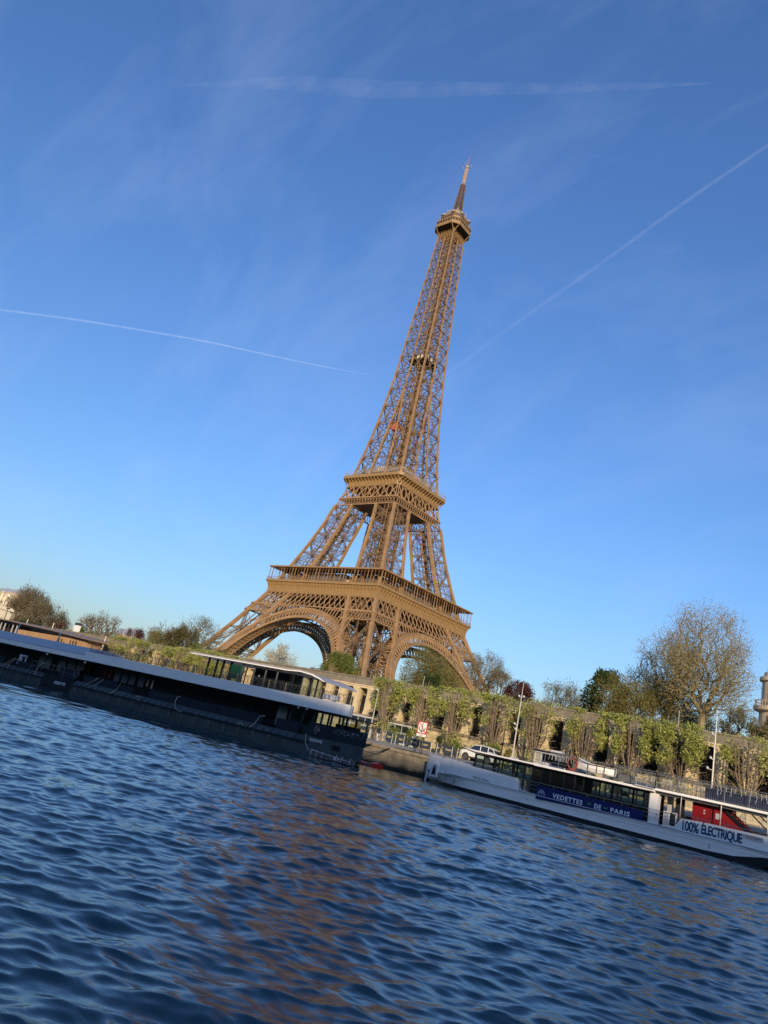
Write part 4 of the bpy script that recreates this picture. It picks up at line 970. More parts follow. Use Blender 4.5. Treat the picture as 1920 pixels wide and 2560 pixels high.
# banner
mb = MB()
mb.prism([(200.62, .88), (209.55, 1.15), (209.58, 1.88), (200.66, 1.97)], 1, BY-.07, BY-.045); mb.obj('banner', M_navy, wb)
ban = wb
text('lettering', 'VEDETTES', .37, M_navtxt, wb, (202.1, BY-.074, 1.235), (math.pi/2, 0, 0), 2.62, bold=.03, space=1.2)
text('lettering', 'DE', .35, M_navtxt, wb, (205.72, BY-.074, 1.235), (math.pi/2, 0, 0), .56, bold=.03, space=1.2)
text('lettering', 'PARIS', .35, M_navtxt, wb, (207.05, BY-.074, 1.235), (math.pi/2, 0, 0), 1.52, bold=.03, space=1.2)
def sprout(x, z):
    mb = MB()
    for s, r0, L in ((-1, .9, .26), (1, .55, .22)):
        c = []; 
        for t in np.linspace(0, 1, 7): c.append((t*L, .055*math.sin(math.pi*t)))
        for t in np.linspace(1, 0, 7)[1:-1]: c.append((t*L, -.055*math.sin(math.pi*t)))
        a = math.pi/2+s*r0; P_ = [(x+u*math.cos(a)-v*math.sin(a), z+u*math.sin(a)+v*math.cos(a)) for u, v in c]
        mb.prism(P_, 1, BY-.078, BY-.072)
    mb.bar((x, BY-.075, z), (x-.02, BY-.075, z-.17), .03, .006)
    mb.obj('leaf_emblem', M_leafg, wb)
sprout(205.25, 1.38); sprout(206.62, 1.36)
mb = MB()      # line drawing of a boat
def ln(*p):
    for a, b in zip(p, p[1:]): mb.bar((a[0], BY-.075, a[1]), (b[0], BY-.075, b[1]), .028, .006, up=(0, 1, 0))
X0, Z0 = 201.08, 1.14
ln((X0-.34, Z0), (X0-.2, Z0-.02), (X0, Z0+.02), (X0+.2, Z0-.02), (X0+.36, Z0)); ln((X0-.26, Z0+.02), (X0-.3, Z0+.22), (X0, Z0+.3), (X0+.3, Z0+.22), (X0+.26, Z0+.02)); ln((X0, Z0+.3), (X0, Z0+.06)); ln((X0-.26, Z0+.26), (X0-.24, Z0+.38), (X0+.24, Z0+.38), (X0+.26, Z0+.26)); ln((X0-.14, Z0+.38), (X0-.12, Z0+.49), (X0+.12, Z0+.49), (X0+.14, Z0+.38))
mb.obj('boat_emblem', M_navtxt, wb)
text('lettering', '100%', .70, M_bluetxt, wb, (212.47, BY-.012, 1.22), (math.pi/2, 0, 0), 1.16, space=.9, bold=.03)
text('lettering', 'ÉLECTRIQUE', .93, M_bluetxt, wb, (213.80, BY-.012, 1.17), (math.pi/2, 0, 0), 2.72, space=.9, bold=.03)
mb = MB(); mb.box(216.55, 217.85, BY-.006, BY-.003, 1.72, 1.97); mb.obj('number_plate', M_greylt, wb)
text('lettering', 'ENI 01840814', .12, M_gtxt, wb, (216.75, BY-.012, 1.79), (math.pi/2, 0, 0), 1.0)
# railings
def rail(mb, P_, posts=True, r=.022, h=1.0, mids=(.5,), gap=1.2):
    for a, b in zip(P_, P_[1:]):
        a = np.array(a, float); b = np.array(b, float); L = np.linalg.norm(b-a); n = max(1, round(L/gap))
        mb.bar(a+[0, 0, h], b+[0, 0, h], r*2)
        for m_ in mids: mb.bar(a+[0, 0, h*m_], b+[0, 0, h*m_], r*1.5)
        if posts:
            for i in range(n+1): q = a+(b-a)*i/n; mb.bar(q, q+[0, 0, h], r*2)
mb = MB(); rail(mb, [(188.6, hy(188.6)+.15, 2.42), (190.5, hy(190.5)+.1, 2.34), (194, BY+.1, 2.22), (198.2, BY+.1, 2.1)], h=.28, mids=(), gap=1.6); mb.obj('bow_rail', M_steel, wb)
mb = MB(); rail(mb, [(199.0, BY+.06, 1.17), (200.6, BY+.06, 1.17), (209.3, BY+.06, 1.17), (212.2, BY+.06, 1.17)], h=.98, mids=(.72, .4), gap=1.45, r=.024); rail(mb, [(212.6, BY+.08, 2.07), (214.3, BY+.08, 2.08)], h=.2, mids=(), gap=.9); rail(mb, [(215.3, BY+.08, 2.09), (218.8, BY+.08, 2.09)], h=.2, mids=(), gap=1.2); mb.obj('side_rail', M_steel, wb)
mb = MB(); rail(mb, [(199.4, BY+.45, 3.63), (203.3, BY+.45, 3.63)], h=1.2, mids=(.3,), gap=1.3); rail(mb, [(206.9, BY+.45, 3.63), (210.1, BY+.45, 3.66), (225, BY+.45, 3.72)], h=1.25, mids=(.85, .7, .1), gap=1.6, r=.026)
for i in range(120): x = 207+i*.15; mb.bar((x, BY+.46, 3.75), (x, BY+.46, 4.6), .014)
rail(mb, [(200, BI-.5, 3.68), (225, BI-.5, 3.72)], h=1.2, mids=(.8, .5), gap=1.5); mb.obj('top_deck_rail', M_steel, wb)
mb = MB(); mb.box(199.3, 201.2, BY+1.2, BI-1.0, 3.62, 4.75, 0); mb.box(199.45, 199.95, BY+1.18, BY+1.2, 3.7, 4.6, 2); mb.box(200.1, 201.1, BY+1.18, BY+1.2, 3.9, 4.6, 1); mb.box(199.1, 201.5, BY+1.0, BI-.8, 4.75, 4.83, 3)
mb.box(201.3, 203.2, BY+.55, BY+.58, 3.75, 4.55, 1); mb.box(200.6, 201.6, BY+1.5, BY+2.4, 4.85, 5.05, 0); mb.box(202.0, 202.08, BY+1.3, BY+1.38, 3.63, 5.25, 3); mb.box(202.3, 202.4, BY+1.5, BY+1.6, 3.63, 5.3, 3)
mb.obj('wheelhouse', [M_greylt, M_glassd, mat('reed_screen', (.32, .30, .22), .9), M_frame], wb)
r4 = random.Random(4)
for i in range(16):
    mb = MB(); x = 201.2+i*.12; z = 4.75
    for k in range(5):
        x2 = x+r4.uniform(-.05, .05); mb.bar((x, BY+.4, z), (x2, BY+.4, z-.11), .02); x = x2; z -= .11
    mb.obj('light_string', M_greylt, wb)
for i in range(26):
    mb = MB(); x = 214.2+i*.33; z = 4.85
    for k in range(r4.randint(3, 7)):
        x2 = x+r4.uniform(-.06, .06); mb.bar((x, BY+.4, z), (x2, BY+.4, z-.12), .022); x = x2; z -= .12
    mb.obj('light_string', M_greylt, wb)
mb = MB(); mb.box(213.6, 219.0, BY+.9, BY+1.6, 3.72, 4.62); mb.obj('blue_locker', mat('navy_tarp', (.012, .02, .05), .6), wb)
mb = MB(); mb.box(206.9, 208.2, BY+1.2, BY+1.3, 3.72, 4.3); mb.obj('dark_board', M_greydk, wb)
# lifeboat on the top deck
lb = empty('lifeboat', 'small white clinker lifeboat lashed on the roof of the white passenger boat', 'boat', (205.2, BY+.75, 3.66))
mb = MB(); rings = []
for t in np.linspace(-1, 1, 13):
    x = t*1.62; w_ = .52*(1-abs(t)**3*.75) if t > 0 else .52*(1-abs(t)**2.2*.93); z0 = .18+(.42*max(0, -t-.35)**1.6 if t < 0 else .08*t**2); zt = .86+(.32*max(0, -t)**2)-.02*t
    rings.append([(x, -w_*.12, z0), (x, -w_*.6, z0+.1), (x, -w_*.93, z0+.34), (x, -w_, zt), (x, -w_*.8, zt), (x, w_*.8, zt), (x, w_, zt), (x, w_*.93, z0+.34), (x, w_*.6, z0+.1), (x, w_*.12, z0)])
mb.loft(rings); mb.obj('hull', M_white, lb, smooth=False)
mb = MB(); mb.tube([(x, -.55*(1-abs(x/1.7)**3*.8)-.02, .8+(.3*max(0, -x/1.62)**2)) for x in np.linspace(-1.55, 1.6, 10)], .03, 5)
for x in (-.5, .25, .9): mb.bar((x, -.56, .1), (x, -.56, .88), .035)
mb.obj('rope', M_frame, lb)
mb = MB(); mb.box(-.55, -.45, -.4, .4, 0, .3); mb.box(.85, .95, -.4, .4, 0, .3); mb.obj('cradle', M_greydk, lb)
# coil of red hose
hc = empty('hose_coil', 'coil of faded red hose hung by the bow of the small white lifeboat', 'hose', (203.2, BY+.42, 4.25))
mb = MB()
for k in range(5): mb.tube([(math.cos(a)*(.36+.02*k)+.02*k, -.02*k, math.sin(a)*(.42+.015*k)) for a in np.linspace(0, 2*math.pi, 22)], .022, 5, close=True)
mb.tube([(-.3, 0, -.3), (0, 0, -.52), (.5, 0, -.46), (.2, 0, -.55), (-.35, 0, -.5)], .03, 5); mb.obj('coil', mat('faded_red_hose', (.30, .07, .05), .6), hc)
# deck chairs
M_chair = mat('pale_chair', (.55, .52, .42), .6)
def deck_chair():
    t = empty('deck_chair', 'pale slatted chair in the rows on the top deck of the white boat', 'chair', (0, 0, 0), 0, 'chairs on the top deck of the white boat')
    mb = MB()
    for k in range(5): mb.box(-.22+.09*k, -.15+.09*k, -.2, .22, .43, .45)
    mb.obj('seat', M_chair, t)
    mb = MB()
    for k in range(4): mb.bar((-.22, .22+.03*k, .52+.1*k), (.22, .22+.03*k, .52+.1*k), .07, .015, up=(0, 0, 1))
    mb.bar((-.22, .2, .4), (-.22, .33, .9), .03); mb.bar((.22, .2, .4), (.22, .33, .9), .03); mb.obj('backrest', M_chair, t)
    for x, y in ((-.21, -.19), (.21, -.19), (-.21, .21), (.21, .21)):
        mb = MB(); mb.bar((x, y, 0), (x, y, .44), .028); mb.obj('leg', M_steel, t)
    return t
ch0 = deck_chair(); first = True
for i in range(15):
    for j in range(2):
        x = 208.3+i*.62+.08*math.sin(i*2.1); y = BY+1.15+j*1.25; rz = R((90, -90)[i % 2]+12*math.sin(i*3+j))
        if 213.4 < x < 219.1 and j == 0: continue
        if first: ch0.location = (x, y, 3.73); ch0.rotation_euler = (0, 0, rz); first = False
        else: dup(ch0, (x, y, 3.73), rz)

# ================================================================== DARK BOATS (moored left, turned 9.5 degrees)
M_hullg = mat('dark_teal_hull', (.050, .066, .066), .5, noise=(.8, .3))
M_hulln = mat('navy_rail', (.012, .017, .022), .4)
M_panel = mat('navy_canvas', (.006, .007, .016), .6)
M_band = mat('satin_white_band', (.90, .87, .80), .28, noise=(.25, .03))
M_fender = mat('worn_fender', (.10, .10, .095), .8, noise=(6, .5))
M_blackcab = mat('black_cabin', (.008, .009, .012), .4)
M_ropem = mat('pale_rope', (.45, .40, .33), .8)
M_green = mat('green_panel', (.01, .06, .04), .35)
M_roofg = mat('grey_metal_roof', (.34, .33, .34), .45)
AZB = R(9.5); BO = (165.2, -209.0, 0.0)
gb = empty('restaurant_boat', 'long dark two-deck boat with white band, balustraded terrace and GUSTAVE on its bow', 'boat', BO, AZB)
vb = empty('restaurant_boat', 'dark boat with grey metal roof and VEDETTE on its end, at the left edge', 'boat', BO, AZB)
def hull_piece(x0, x1, par, bow=False):
    mb = MB()
    prof = [(.05, -.4), (.0, .95), (.0, 1.1), (.5, 1.52), (.55, 1.6), (7, 1.6), (7, -.4)]
    if bow:
        st = [(x0, 7, 1.6, 0), (15, 7, 1.6, 0), (17, 6.6, 1.65, .15), (18.6, 6.2, 1.68, .35), (20.5, 3.6, 1.7, .55), (22.7, .35, 1.75, .85)]
        rings = []
        for x, yo, zt, r_ in st:
            f = min(1, max(0, (x-15)/2)); rings.append([(x, y*(1-f) if y < 1 else y, (z if z > .9 else -.4+(r_ if x > 15 else 0)) if z < 1.5 else zt) for y, z in [(min(q[0], yo), q[1]) for q in prof]])
        mb.loft(rings)
    else: mb.prism(prof, 0, x0, x1)
    mb.obj('hull', M_hullg, par)
    mb = MB(); xe = 16.8 if bow else x1; mb.box(x0, xe, -.09, .0, .93, 1.13); mb.obj('rubbing_rail', M_hulln, par)
    mb = MB(); x = x0+.5
    while x < xe-1: mb.bar((x, -.03, 1.12), (x, .5, 1.56), .06, .06); x += .95
    mb.obj('hull_ribs', M_hulln, par)
    x = x0+.9; f0 = None
    while x < xe-1:
        if f0 is None:
            mb = MB(); mb.box(-.1, .1, -.1, -.0, .12, .9); mb.bar((0, -.1, .2), (.04, -.12, .8), .07); f0 = mb.obj('fender', M_fender, par, loc=(x, 0, 0))
        else: c = f0.copy(); COL.objects.link(c); c.parent = par; c.location = (x, 0, 0)
        x += 1.94
hull_piece(-17.8, 22.7, gb, True); hull_piece(-52, -23.6, vb)
mb = MB(); mb.box(-23.6, -17.85, .05, 7, -.4, 1.55); mb.box(-23.5, -18.6, .0, .05, .3, 1.6); mb.obj('end_block', M_hulln, vb)
text('lettering', 'VEDETTE', .32, M_navtxt, vb, (-21.15, -.012, .70), FRONT, 2.15, bold=.01)
text('lettering', 'GUSTAVE', .25, M_navtxt, gb, (16.85, -.014, 1.24), FRONT, 1.42, bold=.01)
# bow bulwark pierced with small holes
mb = MB(); mb.box(16.35, 22.75, .0, .04, 1.72, 2.86); mb.box(16.3, 22.8, -.03, .07, 2.86, 2.92); mb.bar((22.75, .06, 2.29), (18.5, 6.4, 2.29), .05, 1.16)
for x in (17.9, 19.4, 20.9, 22.2): mb.box(x-.02, x+.02, -.02, 0, .9, 1.72)
mb.box(17.6, 20.4, 2.6, 2.65, 2.9, 3.25); mb.obj('bow_bulwark', M_hulln, gb)
mb = MB(); r5 = random.Random(5)
for i in range(60):
    a = r5.uniform(0, 6.28); rr_ = r5.uniform(.1, .36); mb.box(17.35+rr_*math.cos(a)-.02, 17.35+rr_*math.cos(a)+.02, -.012, 0, 2.35+rr_*math.sin(a)-.02, 2.35+rr_*math.sin(a)+.02)
mb.obj('round_emblem', mat('pink_white', (.55, .38, .36), .6), gb)
mb = MB()
for i in range(70):
    x = r5.uniform(19.2, 22.5); z = r5.uniform(2.3, 2.75)-(22.5-x)*.0; mb.box(x, x+.05, -.01, 0, z, z+.05)
mb.obj('bulwark_holes', mat('pale_holes', (.30, .36, .38), .6), gb)
mb = MB()
for k in range(9): mb.lathe((0, 0, 0), [(.01, 0), (.01, .01)], 3) if False else None
mb.prism([(19.35, 1.02), (19.5, .9), (20.2, .9), (20.35, 1.02), (20.35, 1.22), (20.2, 1.34), (19.5, 1.34), (19.35, 1.22)], 1, -.02, .0); mb.obj('hawse_hole', M_boot, gb)
# parapet panels, cabin, ceiling
def deck(par, x0, x1, panels, mull, wallmat, wx0, wx1):
    each('canvas_panel', [(a, b, .5, .54, 1.62, h) for a, b, h in panels], M_panel, par)
    mb = MB(); mb.box(wx0, wx1, 2.0, 2.05, 1.6, 2.3); mb.box(wx0, wx1, 5.6, 5.7, 1.6, 4.05)
    for x in mull: mb.box(x-.07, x+.07, 1.95, 2.08, 1.6, 4.05); mb.box(x-.07, x+.07, 5.5, 5.62, 1.6, 4.05)
    mb.box(wx0, wx1, 1.96, 2.08, 3.85, 4.05); mb.obj('deckhouse', wallmat, par)
    mb = MB(); mb.box(wx0, wx1, 2.0, 2.02, 2.3, 3.85); mb.obj('deckhouse_glass', M_glassd, par)
    mb = MB(); mb.box(x0, x1, .6, 6.9, 3.95, 4.06); mb.obj('ceiling', M_blackcab, par)
deck(gb, -17.4, 19.5, [(-16.8, -11, 2.45), (-10.6, -8.2, 2.3), (-5.6, .5, 2.5), (.6, 4.5, 2.5), (4.6, 10.5, 2.55), (12.2, 15.0, 2.6)], np.arange(-17, 14, 1.55), M_blackcab, -17, 13.2)
deck(vb, -52, -17.5, [(-51, -33, 2.4), (-30, -25.5, 2.35), (-21.5, -18, 2.9)], np.arange(-51, -18, 1.6), M_blackcab, -52, -18)
# glazed forward saloon with daylight behind it
mb = MB()
for x in (13.2, 14.7, 16.0, 16.9, 18.0, 19.3):
    for y in (1.1, 5.6): mb.box(x-.09, x+.09, y-.06, y+.06, 1.6, 4.0)
mb.box(13.2, 19.4, 1.05, 1.12, 1.6, 2.5); mb.box(19.3, 19.4, 1.1, 5.6, 1.6, 2.6); mb.obj('saloon_frame', mat('dark_green_frame', (.015, .035, .03), .4), gb)
mb = MB(); mb.box(13.2, 19.3, 1.08, 1.1, 2.5, 3.98); mb.obj('saloon_glass', M_glass, gb)
mb = MB(); mb.box(11.0, 12.2, 1.9, 1.94, 1.9, 3.8); mb.obj('pale_door', mat('greygreen_door', (.22, .24, .20), .5), gb)
each('curtain', [(x, x+.22, 1.93, 1.95, a, b) for x, a, b in ((-7.2, 2.6, 3.6), (-8.0, 2.7, 3.5))], mat('pale_curtain', (.55, .50, .28), .8), gb)
each('blind', [(x, x+.95, 1.92, 1.95, 2.5, 3.7) for x in (-13.5, -12.2, -10.9, -9.4)], mat('grey_blinds', (.09, .10, .105), .5), gb)
each('red_curtain', [(-15.4, -15.1, 1.9, 1.95, 2.9, 3.8), (-14.5, -14.1, 1.9, 1.95, 2.8, 3.7)], mat('dim_red', (.2, .03, .02), .7), gb)
each('blind', [(x, x+w_, 1.9, 1.95, 2.2 if x < -23 else 2.9, 3.7) for x, w_ in ((-28, 1.1), (-26.7, 1.2), (-24, 1.3), (-22.3, 1.5), (-20.5, 1.4))], mat('olive_blinds', (.13, .14, .11), .5), vb)
mb = MB(); mb.bar((-30.6, .9, 1.9), (-30.4, .9, 3.1), .12); mb.bar((-29.0, .9, 1.9), (-29.2, .9, 3.1), .12); mb.bar((-30.5, .9, 3.05), (-29.1, .9, 3.05), .3, .2); mb.bar((-30.0, .9, 1.9), (-30.2, .9, 3.0), .25); mb.obj('white_gangway', M_greylt, vb)
mb = MB(); rail(mb, [(-27, .45, 1.6), (-18.5, .45, 1.6)], h=1.15, mids=(.5,), gap=2.2, r=.02); mb.obj('deck_rail', M_steel, vb)
mb = MB(); mb.tube([(-18.3+.42*math.cos(a), -.02+.48, 2.4+.42*math.sin(a)) for a in np.linspace(0, 6.283, 18)], .05, 5, close=True); mb.obj('round_emblem', mat('dim_pink', (.16, .12, .13), .6), vb)
# bands
mb = MB()
rr = [(-17.3, .0), (17, .0), (18.8, .04), (19.7, .2), (20.1, .5), (20.0, 1.1), (18.8, 3.2), (17.6, 5.2), (16.2, 7), (-17.3, 7)]
mb.prism(rr, 2, 4.07, 5.08)
# slight rounding at the lower and upper edges
mb.obj('white_band', M_band, gb)
mb = MB(); mb.prism([(.0, 4.04), (.0, 4.56), (.25, 4.6), (7, 4.6), (7, 4.04)], 0, -52, -17.32); mb.obj('white_band', M_band, vb)
mb = MB(); mb.prism([(.08, 4.602), (.12, 4.68), (1.9, 5.62), (5, 5.7), (7, 5.0), (7, 4.602)], 0, -52, -17.35); mb.obj('metal_roof', M_roofg, vb)
for x in (-24.8, -33.5): mb = MB(); mb.bar((x, 1.2, 5.2), (x+.15, 1.2, 7.1), .09); mb.obj('roof_pole', M_greylt, vb)
for x in (-24.5, -17.2): mb = MB(); mb.lathe((x, .25, 3.72), [(.12, 0), (.14, .15), (.04, .3)], 8); mb.obj('deck_lamp', M_greylt, vb)
for x in (14.6, 15.6): mb = MB(); mb.lathe((x, .2, 3.85), [(.1, 0), (.12, .1), (.04, .2)], 8); mb.obj('deck_lamp', M_greylt, gb)
# terrace balustrade with criss-cross ironwork
mb = MB(); zt = 5.92; zb = 5.12; r6 = random.Random(6)
path = [np.array((x, .12, 0.)) for x in (-16.8, 17.2)]+[np.array(p) for p in ((18.8, .16, 0.), (19.6, .36, 0.), (19.85, .8, 0.), (18.6, 3.1, 0.))]
for a, b in zip(path, path[1:]):
    L = np.linalg.norm(b-a); n = max(1, round(L/.42))
    for z in (zt, zt-.1, zb+.08): mb.bar(a+[0, 0, z], b+[0, 0, z], .035)
    for i in range(n):
        p = a+(b-a)*i/n; q = a+(b-a)*(i+1)/n; m_ = (p+q)/2
        if i % 5 == 0: mb.bar(p+[0, 0, zb], p+[0, 0, zt], .06, mi=1)
        for u, v, s_, t_ in ((p, q, 0, 1), (p, q, 1, 0), (p, m_, 1, 0), (m_, q, 0, 1)):
            if r6.random() < .75: mb.bar(u+[0, 0, zb+.08 if s_ == 0 else zt-.1], v+[0, 0, zb+.08 if t_ == 0 else zt-.1], .018)
        if r6.random() < .6: mb.bar(m_+[0, 0, zb], m_+[0, 0, zt], .018)
mb.obj('balustrade', [mat('iron_balustrade', (.06, .06, .055), .5), mat('brass_post', (.34, .28, .18), .5)], gb)
# upper cabin with curved roof
mb = MB(); P_ = [(-1.4, 7.12), (-.8, 7.3), (12, 7.32), (13.7, 7.42), (15.2, 7.28), (16.1, 7.02), (16.7, 6.74), (16.7, 6.68), (16.0, 6.92), (15.1, 7.16), (13.7, 7.28), (12, 7.16), (-.8, 7.10)]
mb.prism(P_, 1, .35, 6.6); mb.obj('cabin_roof', M_roofg, gb)
mb = MB(); mb.prism([(p[0], p[1]) for p in [(-1.42, 7.10), (-.8, 7.14), (12, 7.18), (13.7, 7.30), (15.2, 7.18), (16.1, 6.94), (16.72, 6.70), (16.7, 6.66), (16.0, 6.88), (15.1, 7.10), (13.7, 7.22), (12, 7.10), (-.8, 7.06)]], 1, .31, .35); mb.obj('roof_trim', M_band, gb)
mb = MB()
for x in (.8, 2.0, 2.9, 4.0): mb.box(x-.1, x+.1, 1.3, 1.45, 5.08, 7.06); mb.box(x-.05, x+.05, 5.2, 5.3, 5.08, 7.06)
for x in (12.3, 13.4, 14.5, 15.3): mb.box(x-.07, x+.07, 1.3, 1.42, 5.08, 6.95)
mb.box(5.8, 11.9, 3.2, 3.3, 5.08, 7.06); mb.obj('cabin_wall', M_blackcab, gb)
each('cabin_post', [(x-.06, x+.06, 1.0, 1.12, 5.08, 7.06) for x in (5.9, 7.5, 9.0, 10.5)], mat('grey_post', (.10, .11, .11), .5), gb)
mb = MB(); mb.box(4.2, 5.9, 1.2, 1.25, 5.4, 6.8); mb.obj('green_screen', M_green, gb)
mb = MB(); mb.box(12.0, 16.0, 1.33, 1.36, 5.1, 6.9); mb.obj('cabin_glass', M_glass, gb)
mb = MB(); mb.lathe((7.8, 1.6, 6.1), [(.06, 0), (.07, .08), (.02, .15)], 8); mb.box(13.9, 14.3, 2.0, 2.1, 6.0, 6.5); mb.obj('cabin_lamp', M_greylt, gb)
# white table covers on the terrace by the right end
M_cloth = mat('white_cloth', (.6, .62, .66), .8)
mb = MB(); mb.box(17.0, 18.0, 1.2, 2.0, 5.62, 5.7); mb.box(16.4, 18.4, 1.1, 1.14, 5.2, 5.66); mb.obj('terrace_table', M_cloth, None, loc=BO); o = bpy.data.objects['terrace_table']; o.rotation_euler = (0, 0, AZB); tag(o, 'pale blue covered table behind the balustrade at the right end of the dark boat terrace', 'table')
# floating pontoon and ropes
def atb(x, y, z): c, s = math.cos(AZB), math.sin(AZB); return (BO[0]+x*c-y*s, BO[1]+x*s+y*c, z)
pt = empty('pontoon', 'low black and grey mooring pontoon with lashings below the GUSTAVE bow', 'pontoon', BO, AZB)
mb = MB(); mb.box(17.7, 22.3, -.85, -.15, .05, .42); mb.box(17.7, 22.3, -.9, -.12, .42, .47); mb.obj('float_body', M_fender, pt)
mb = MB()
for x in (17.9, 18.5, 19.1, 20.6, 21.2, 22.1): mb.bar((x, -.9, .1), (x+.1, -.9, .62), .05)
mb.tube([(17.8, -.9, .6), (19, -.92, .48), (20.5, -.92, .42), (22.2, -.92, .3)], .03, 5); mb.box(20.4, 20.6, -.92, -.9, .2, .4); mb.box(20.8, 21.0, -.92, -.9, .2, .4); mb.obj('lashings', M_greylt, pt)
rf = empty('red_float', 'bright red deflated float lying in the water between the dark bow and the quay', 'float', (181.0, -197.1, 0), 0)
mb = MB(); rings = []
for t in np.linspace(0, 1, 11):
    x = -2.3+4.6*t; w_ = .5+.12*math.sin(t*9); h = .42+.12*math.sin(t*7+1)-.1*abs(t-.5)
    rings.append([(x, -w_, .0), (x, -w_*.9, h*.7), (x, -.1, h+.06*math.sin(t*15)), (x, w_*.8, h*.8), (x, w_, 0), (x, 0, -.15)])
mb.loft(rings); mb.obj('body', mat('wet_red_vinyl', (.60, .035, .02), .3), rf)
mb = MB(); mb.bar((.6, -.62, .12), (2.2, -.58, .1), .05); mb.box(1.0, 1.5, -.63, -.58, .05, .3); mb.obj('strap', mat('grey_strap', (.25, .22, .2), .6), rf)
mb = MB(); mb.tube([(177.6, -195.4, 1.35), (178.2, -194.6, 1.22), (178.9, -193.9, 1.2), (179.9, -193.1, 1.62), (180.7, -192.8, 2.08), (181.4, -192.7, 2.25), (183.1, -192.6, 2.26), (186.0, -192.6, 2.26)], .045, 6)
mb.tube([(177.6, -195.4, 1.0), (178.6, -194.2, 1.0), (179.6, -193.4, 1.3), (180.7, -192.85, 2.02)], .035, 6)
mb.obj('mooring_rope', M_frame, label='black mooring rope drooping from the dark bow onto the quay edge', cat='rope')
ropes = [([(-15.7, -.05, 1.1), (-16.1, .1, 1.0), (-15.6, .2, 1.5), (-14.6, .3, 2.1), (-14.3, .45, 2.5)], 'looped pale rope hanging in a ring, left of the middle of the dark hull'), ([(-14.2, .0, 1.45), (-13.6, .3, 2.1), (-13.4, .45, 2.45)], 'short pale rope right beside the looped one'),
 ([(-11.6, -.02, 1.12), (-10.9, .0, 1.1), (-10.6, .3, 1.7), (-10.4, .45, 2.4)], 'pale rope ending in a foot, second group from the left'), ([(-7.0, .1, 1.35), (-6.9, .3, 1.55), (-6.6, .3, 1.5), (-6.55, .0, 1.15), (-5.8, -.03, 1.05)], 'bunched white rope lying on the rubbing rail'),
 ([(.4, -.1, 1.0), (-.6, -.05, 1.15), (-1.2, .2, 1.7), (-1.3, .4, 2.4), (-.9, .45, 2.5)], 'tall pale rope bowing left in the middle of the dark hull'), ([(9.6, -.05, 1.15), (10.0, .2, 1.7), (10.2, .4, 2.35), (10.8, .45, 2.5)], 'curved pale rope by the pale door'),
 ([(8.2, -.1, 1.1), (8.25, -.1, 1.3), (8.7, -.1, 1.3), (8.75, -.1, 1.1)], 'small white rope hoop on the rubbing rail right of centre'),
 ([(16.3, -.02, 1.75), (16.6, -.2, 1.0), (17.3, -.6, .5), (17.9, -.9, .35)], 'thin pale rope dropping from the bow gate to the pontoon')]
for P_, lb_ in ropes:
    mb = MB(); Q = np.array([atb(*p) for p in P_]); t = np.linspace(0, 1, len(Q)); tt = np.linspace(0, 1, 14)
    mb.tube(np.stack([np.interp(tt, t, Q[:, i]) for i in range(3)], 1), .032, 5); mb.obj('rope', M_ropem, label=lb_, cat='rope')
ropes2 = [([(-33.4, 0, 1.15), (-32.3, .2, 1.3), (-31.2, .45, 2.4), (-30.6, .45, 2.5)], 'pale rope at the far left edge of the dark hulls'), ([(-30.8, 0, 1.1), (-31.2, .2, 1.6), (-30.7, .45, 2.4), (-29.4, .45, 2.5)], 'pale rope below the white gangway'), ([(-24.2, 0, .95), (-25.4, .1, 1.3), (-25.5, .4, 2.2), (-25.1, .45, 2.7), (-24.6, .45, 2.65)], 'hooked pale rope left of the word VEDETTE')]
for P_, lb_ in ropes2:
    mb = MB(); Q = np.array([atb(*p) for p in P_]); t = np.linspace(0, 1, len(Q)); tt = np.linspace(0, 1, 14)
    mb.tube(np.stack([np.interp(tt, t, Q[:, i]) for i in range(3)], 1), .035, 5); mb.obj('rope', M_ropem, label=lb_, cat='rope')
# ================================================================== FAR BANK (behind the camera): the hill added unseen and shaped so its evening shadow covers the boats
def build_shade_hill():
    xs = np.arange(-400, 1400, 12.); prof = [(-330, 3), (-345, 20), (-365, 45), (-385, 62), (-400, 69.2), (-430, 66), (-600, 40), (-1200, 10)]
    r7 = np.random.default_rng(3); jag = np.convolve(r7.normal(0, 1, len(xs)+6), np.ones(7)/7, 'same')[:len(xs)]
    V = []; F = []; n = len(prof)
    for i, x in enumerate(xs):
        for y, z in prof: V.append((x, y, z+jag[i]*1.0*(z > 30)))
    for i in range(len(xs)-1):
        for j in range(n-1): F.append((i*n+j, (i+1)*n+j, (i+1)*n+j+1, i*n+j+1))
    mb = MB(); mb.add(V, F); mb.obj('shade_hill', mat('shade_hill_green', (.06, .07, .03), .95, noise=(.08, .4)), kind='structure', smooth=True)
    mb = MB(); mb.box(-600, 1600, -332, -329, -3, 3.2); mb.obj('far_quay_wall', M_quayw, label='stone quay wall of the opposite river bank', cat='wall')
build_shade_hill()

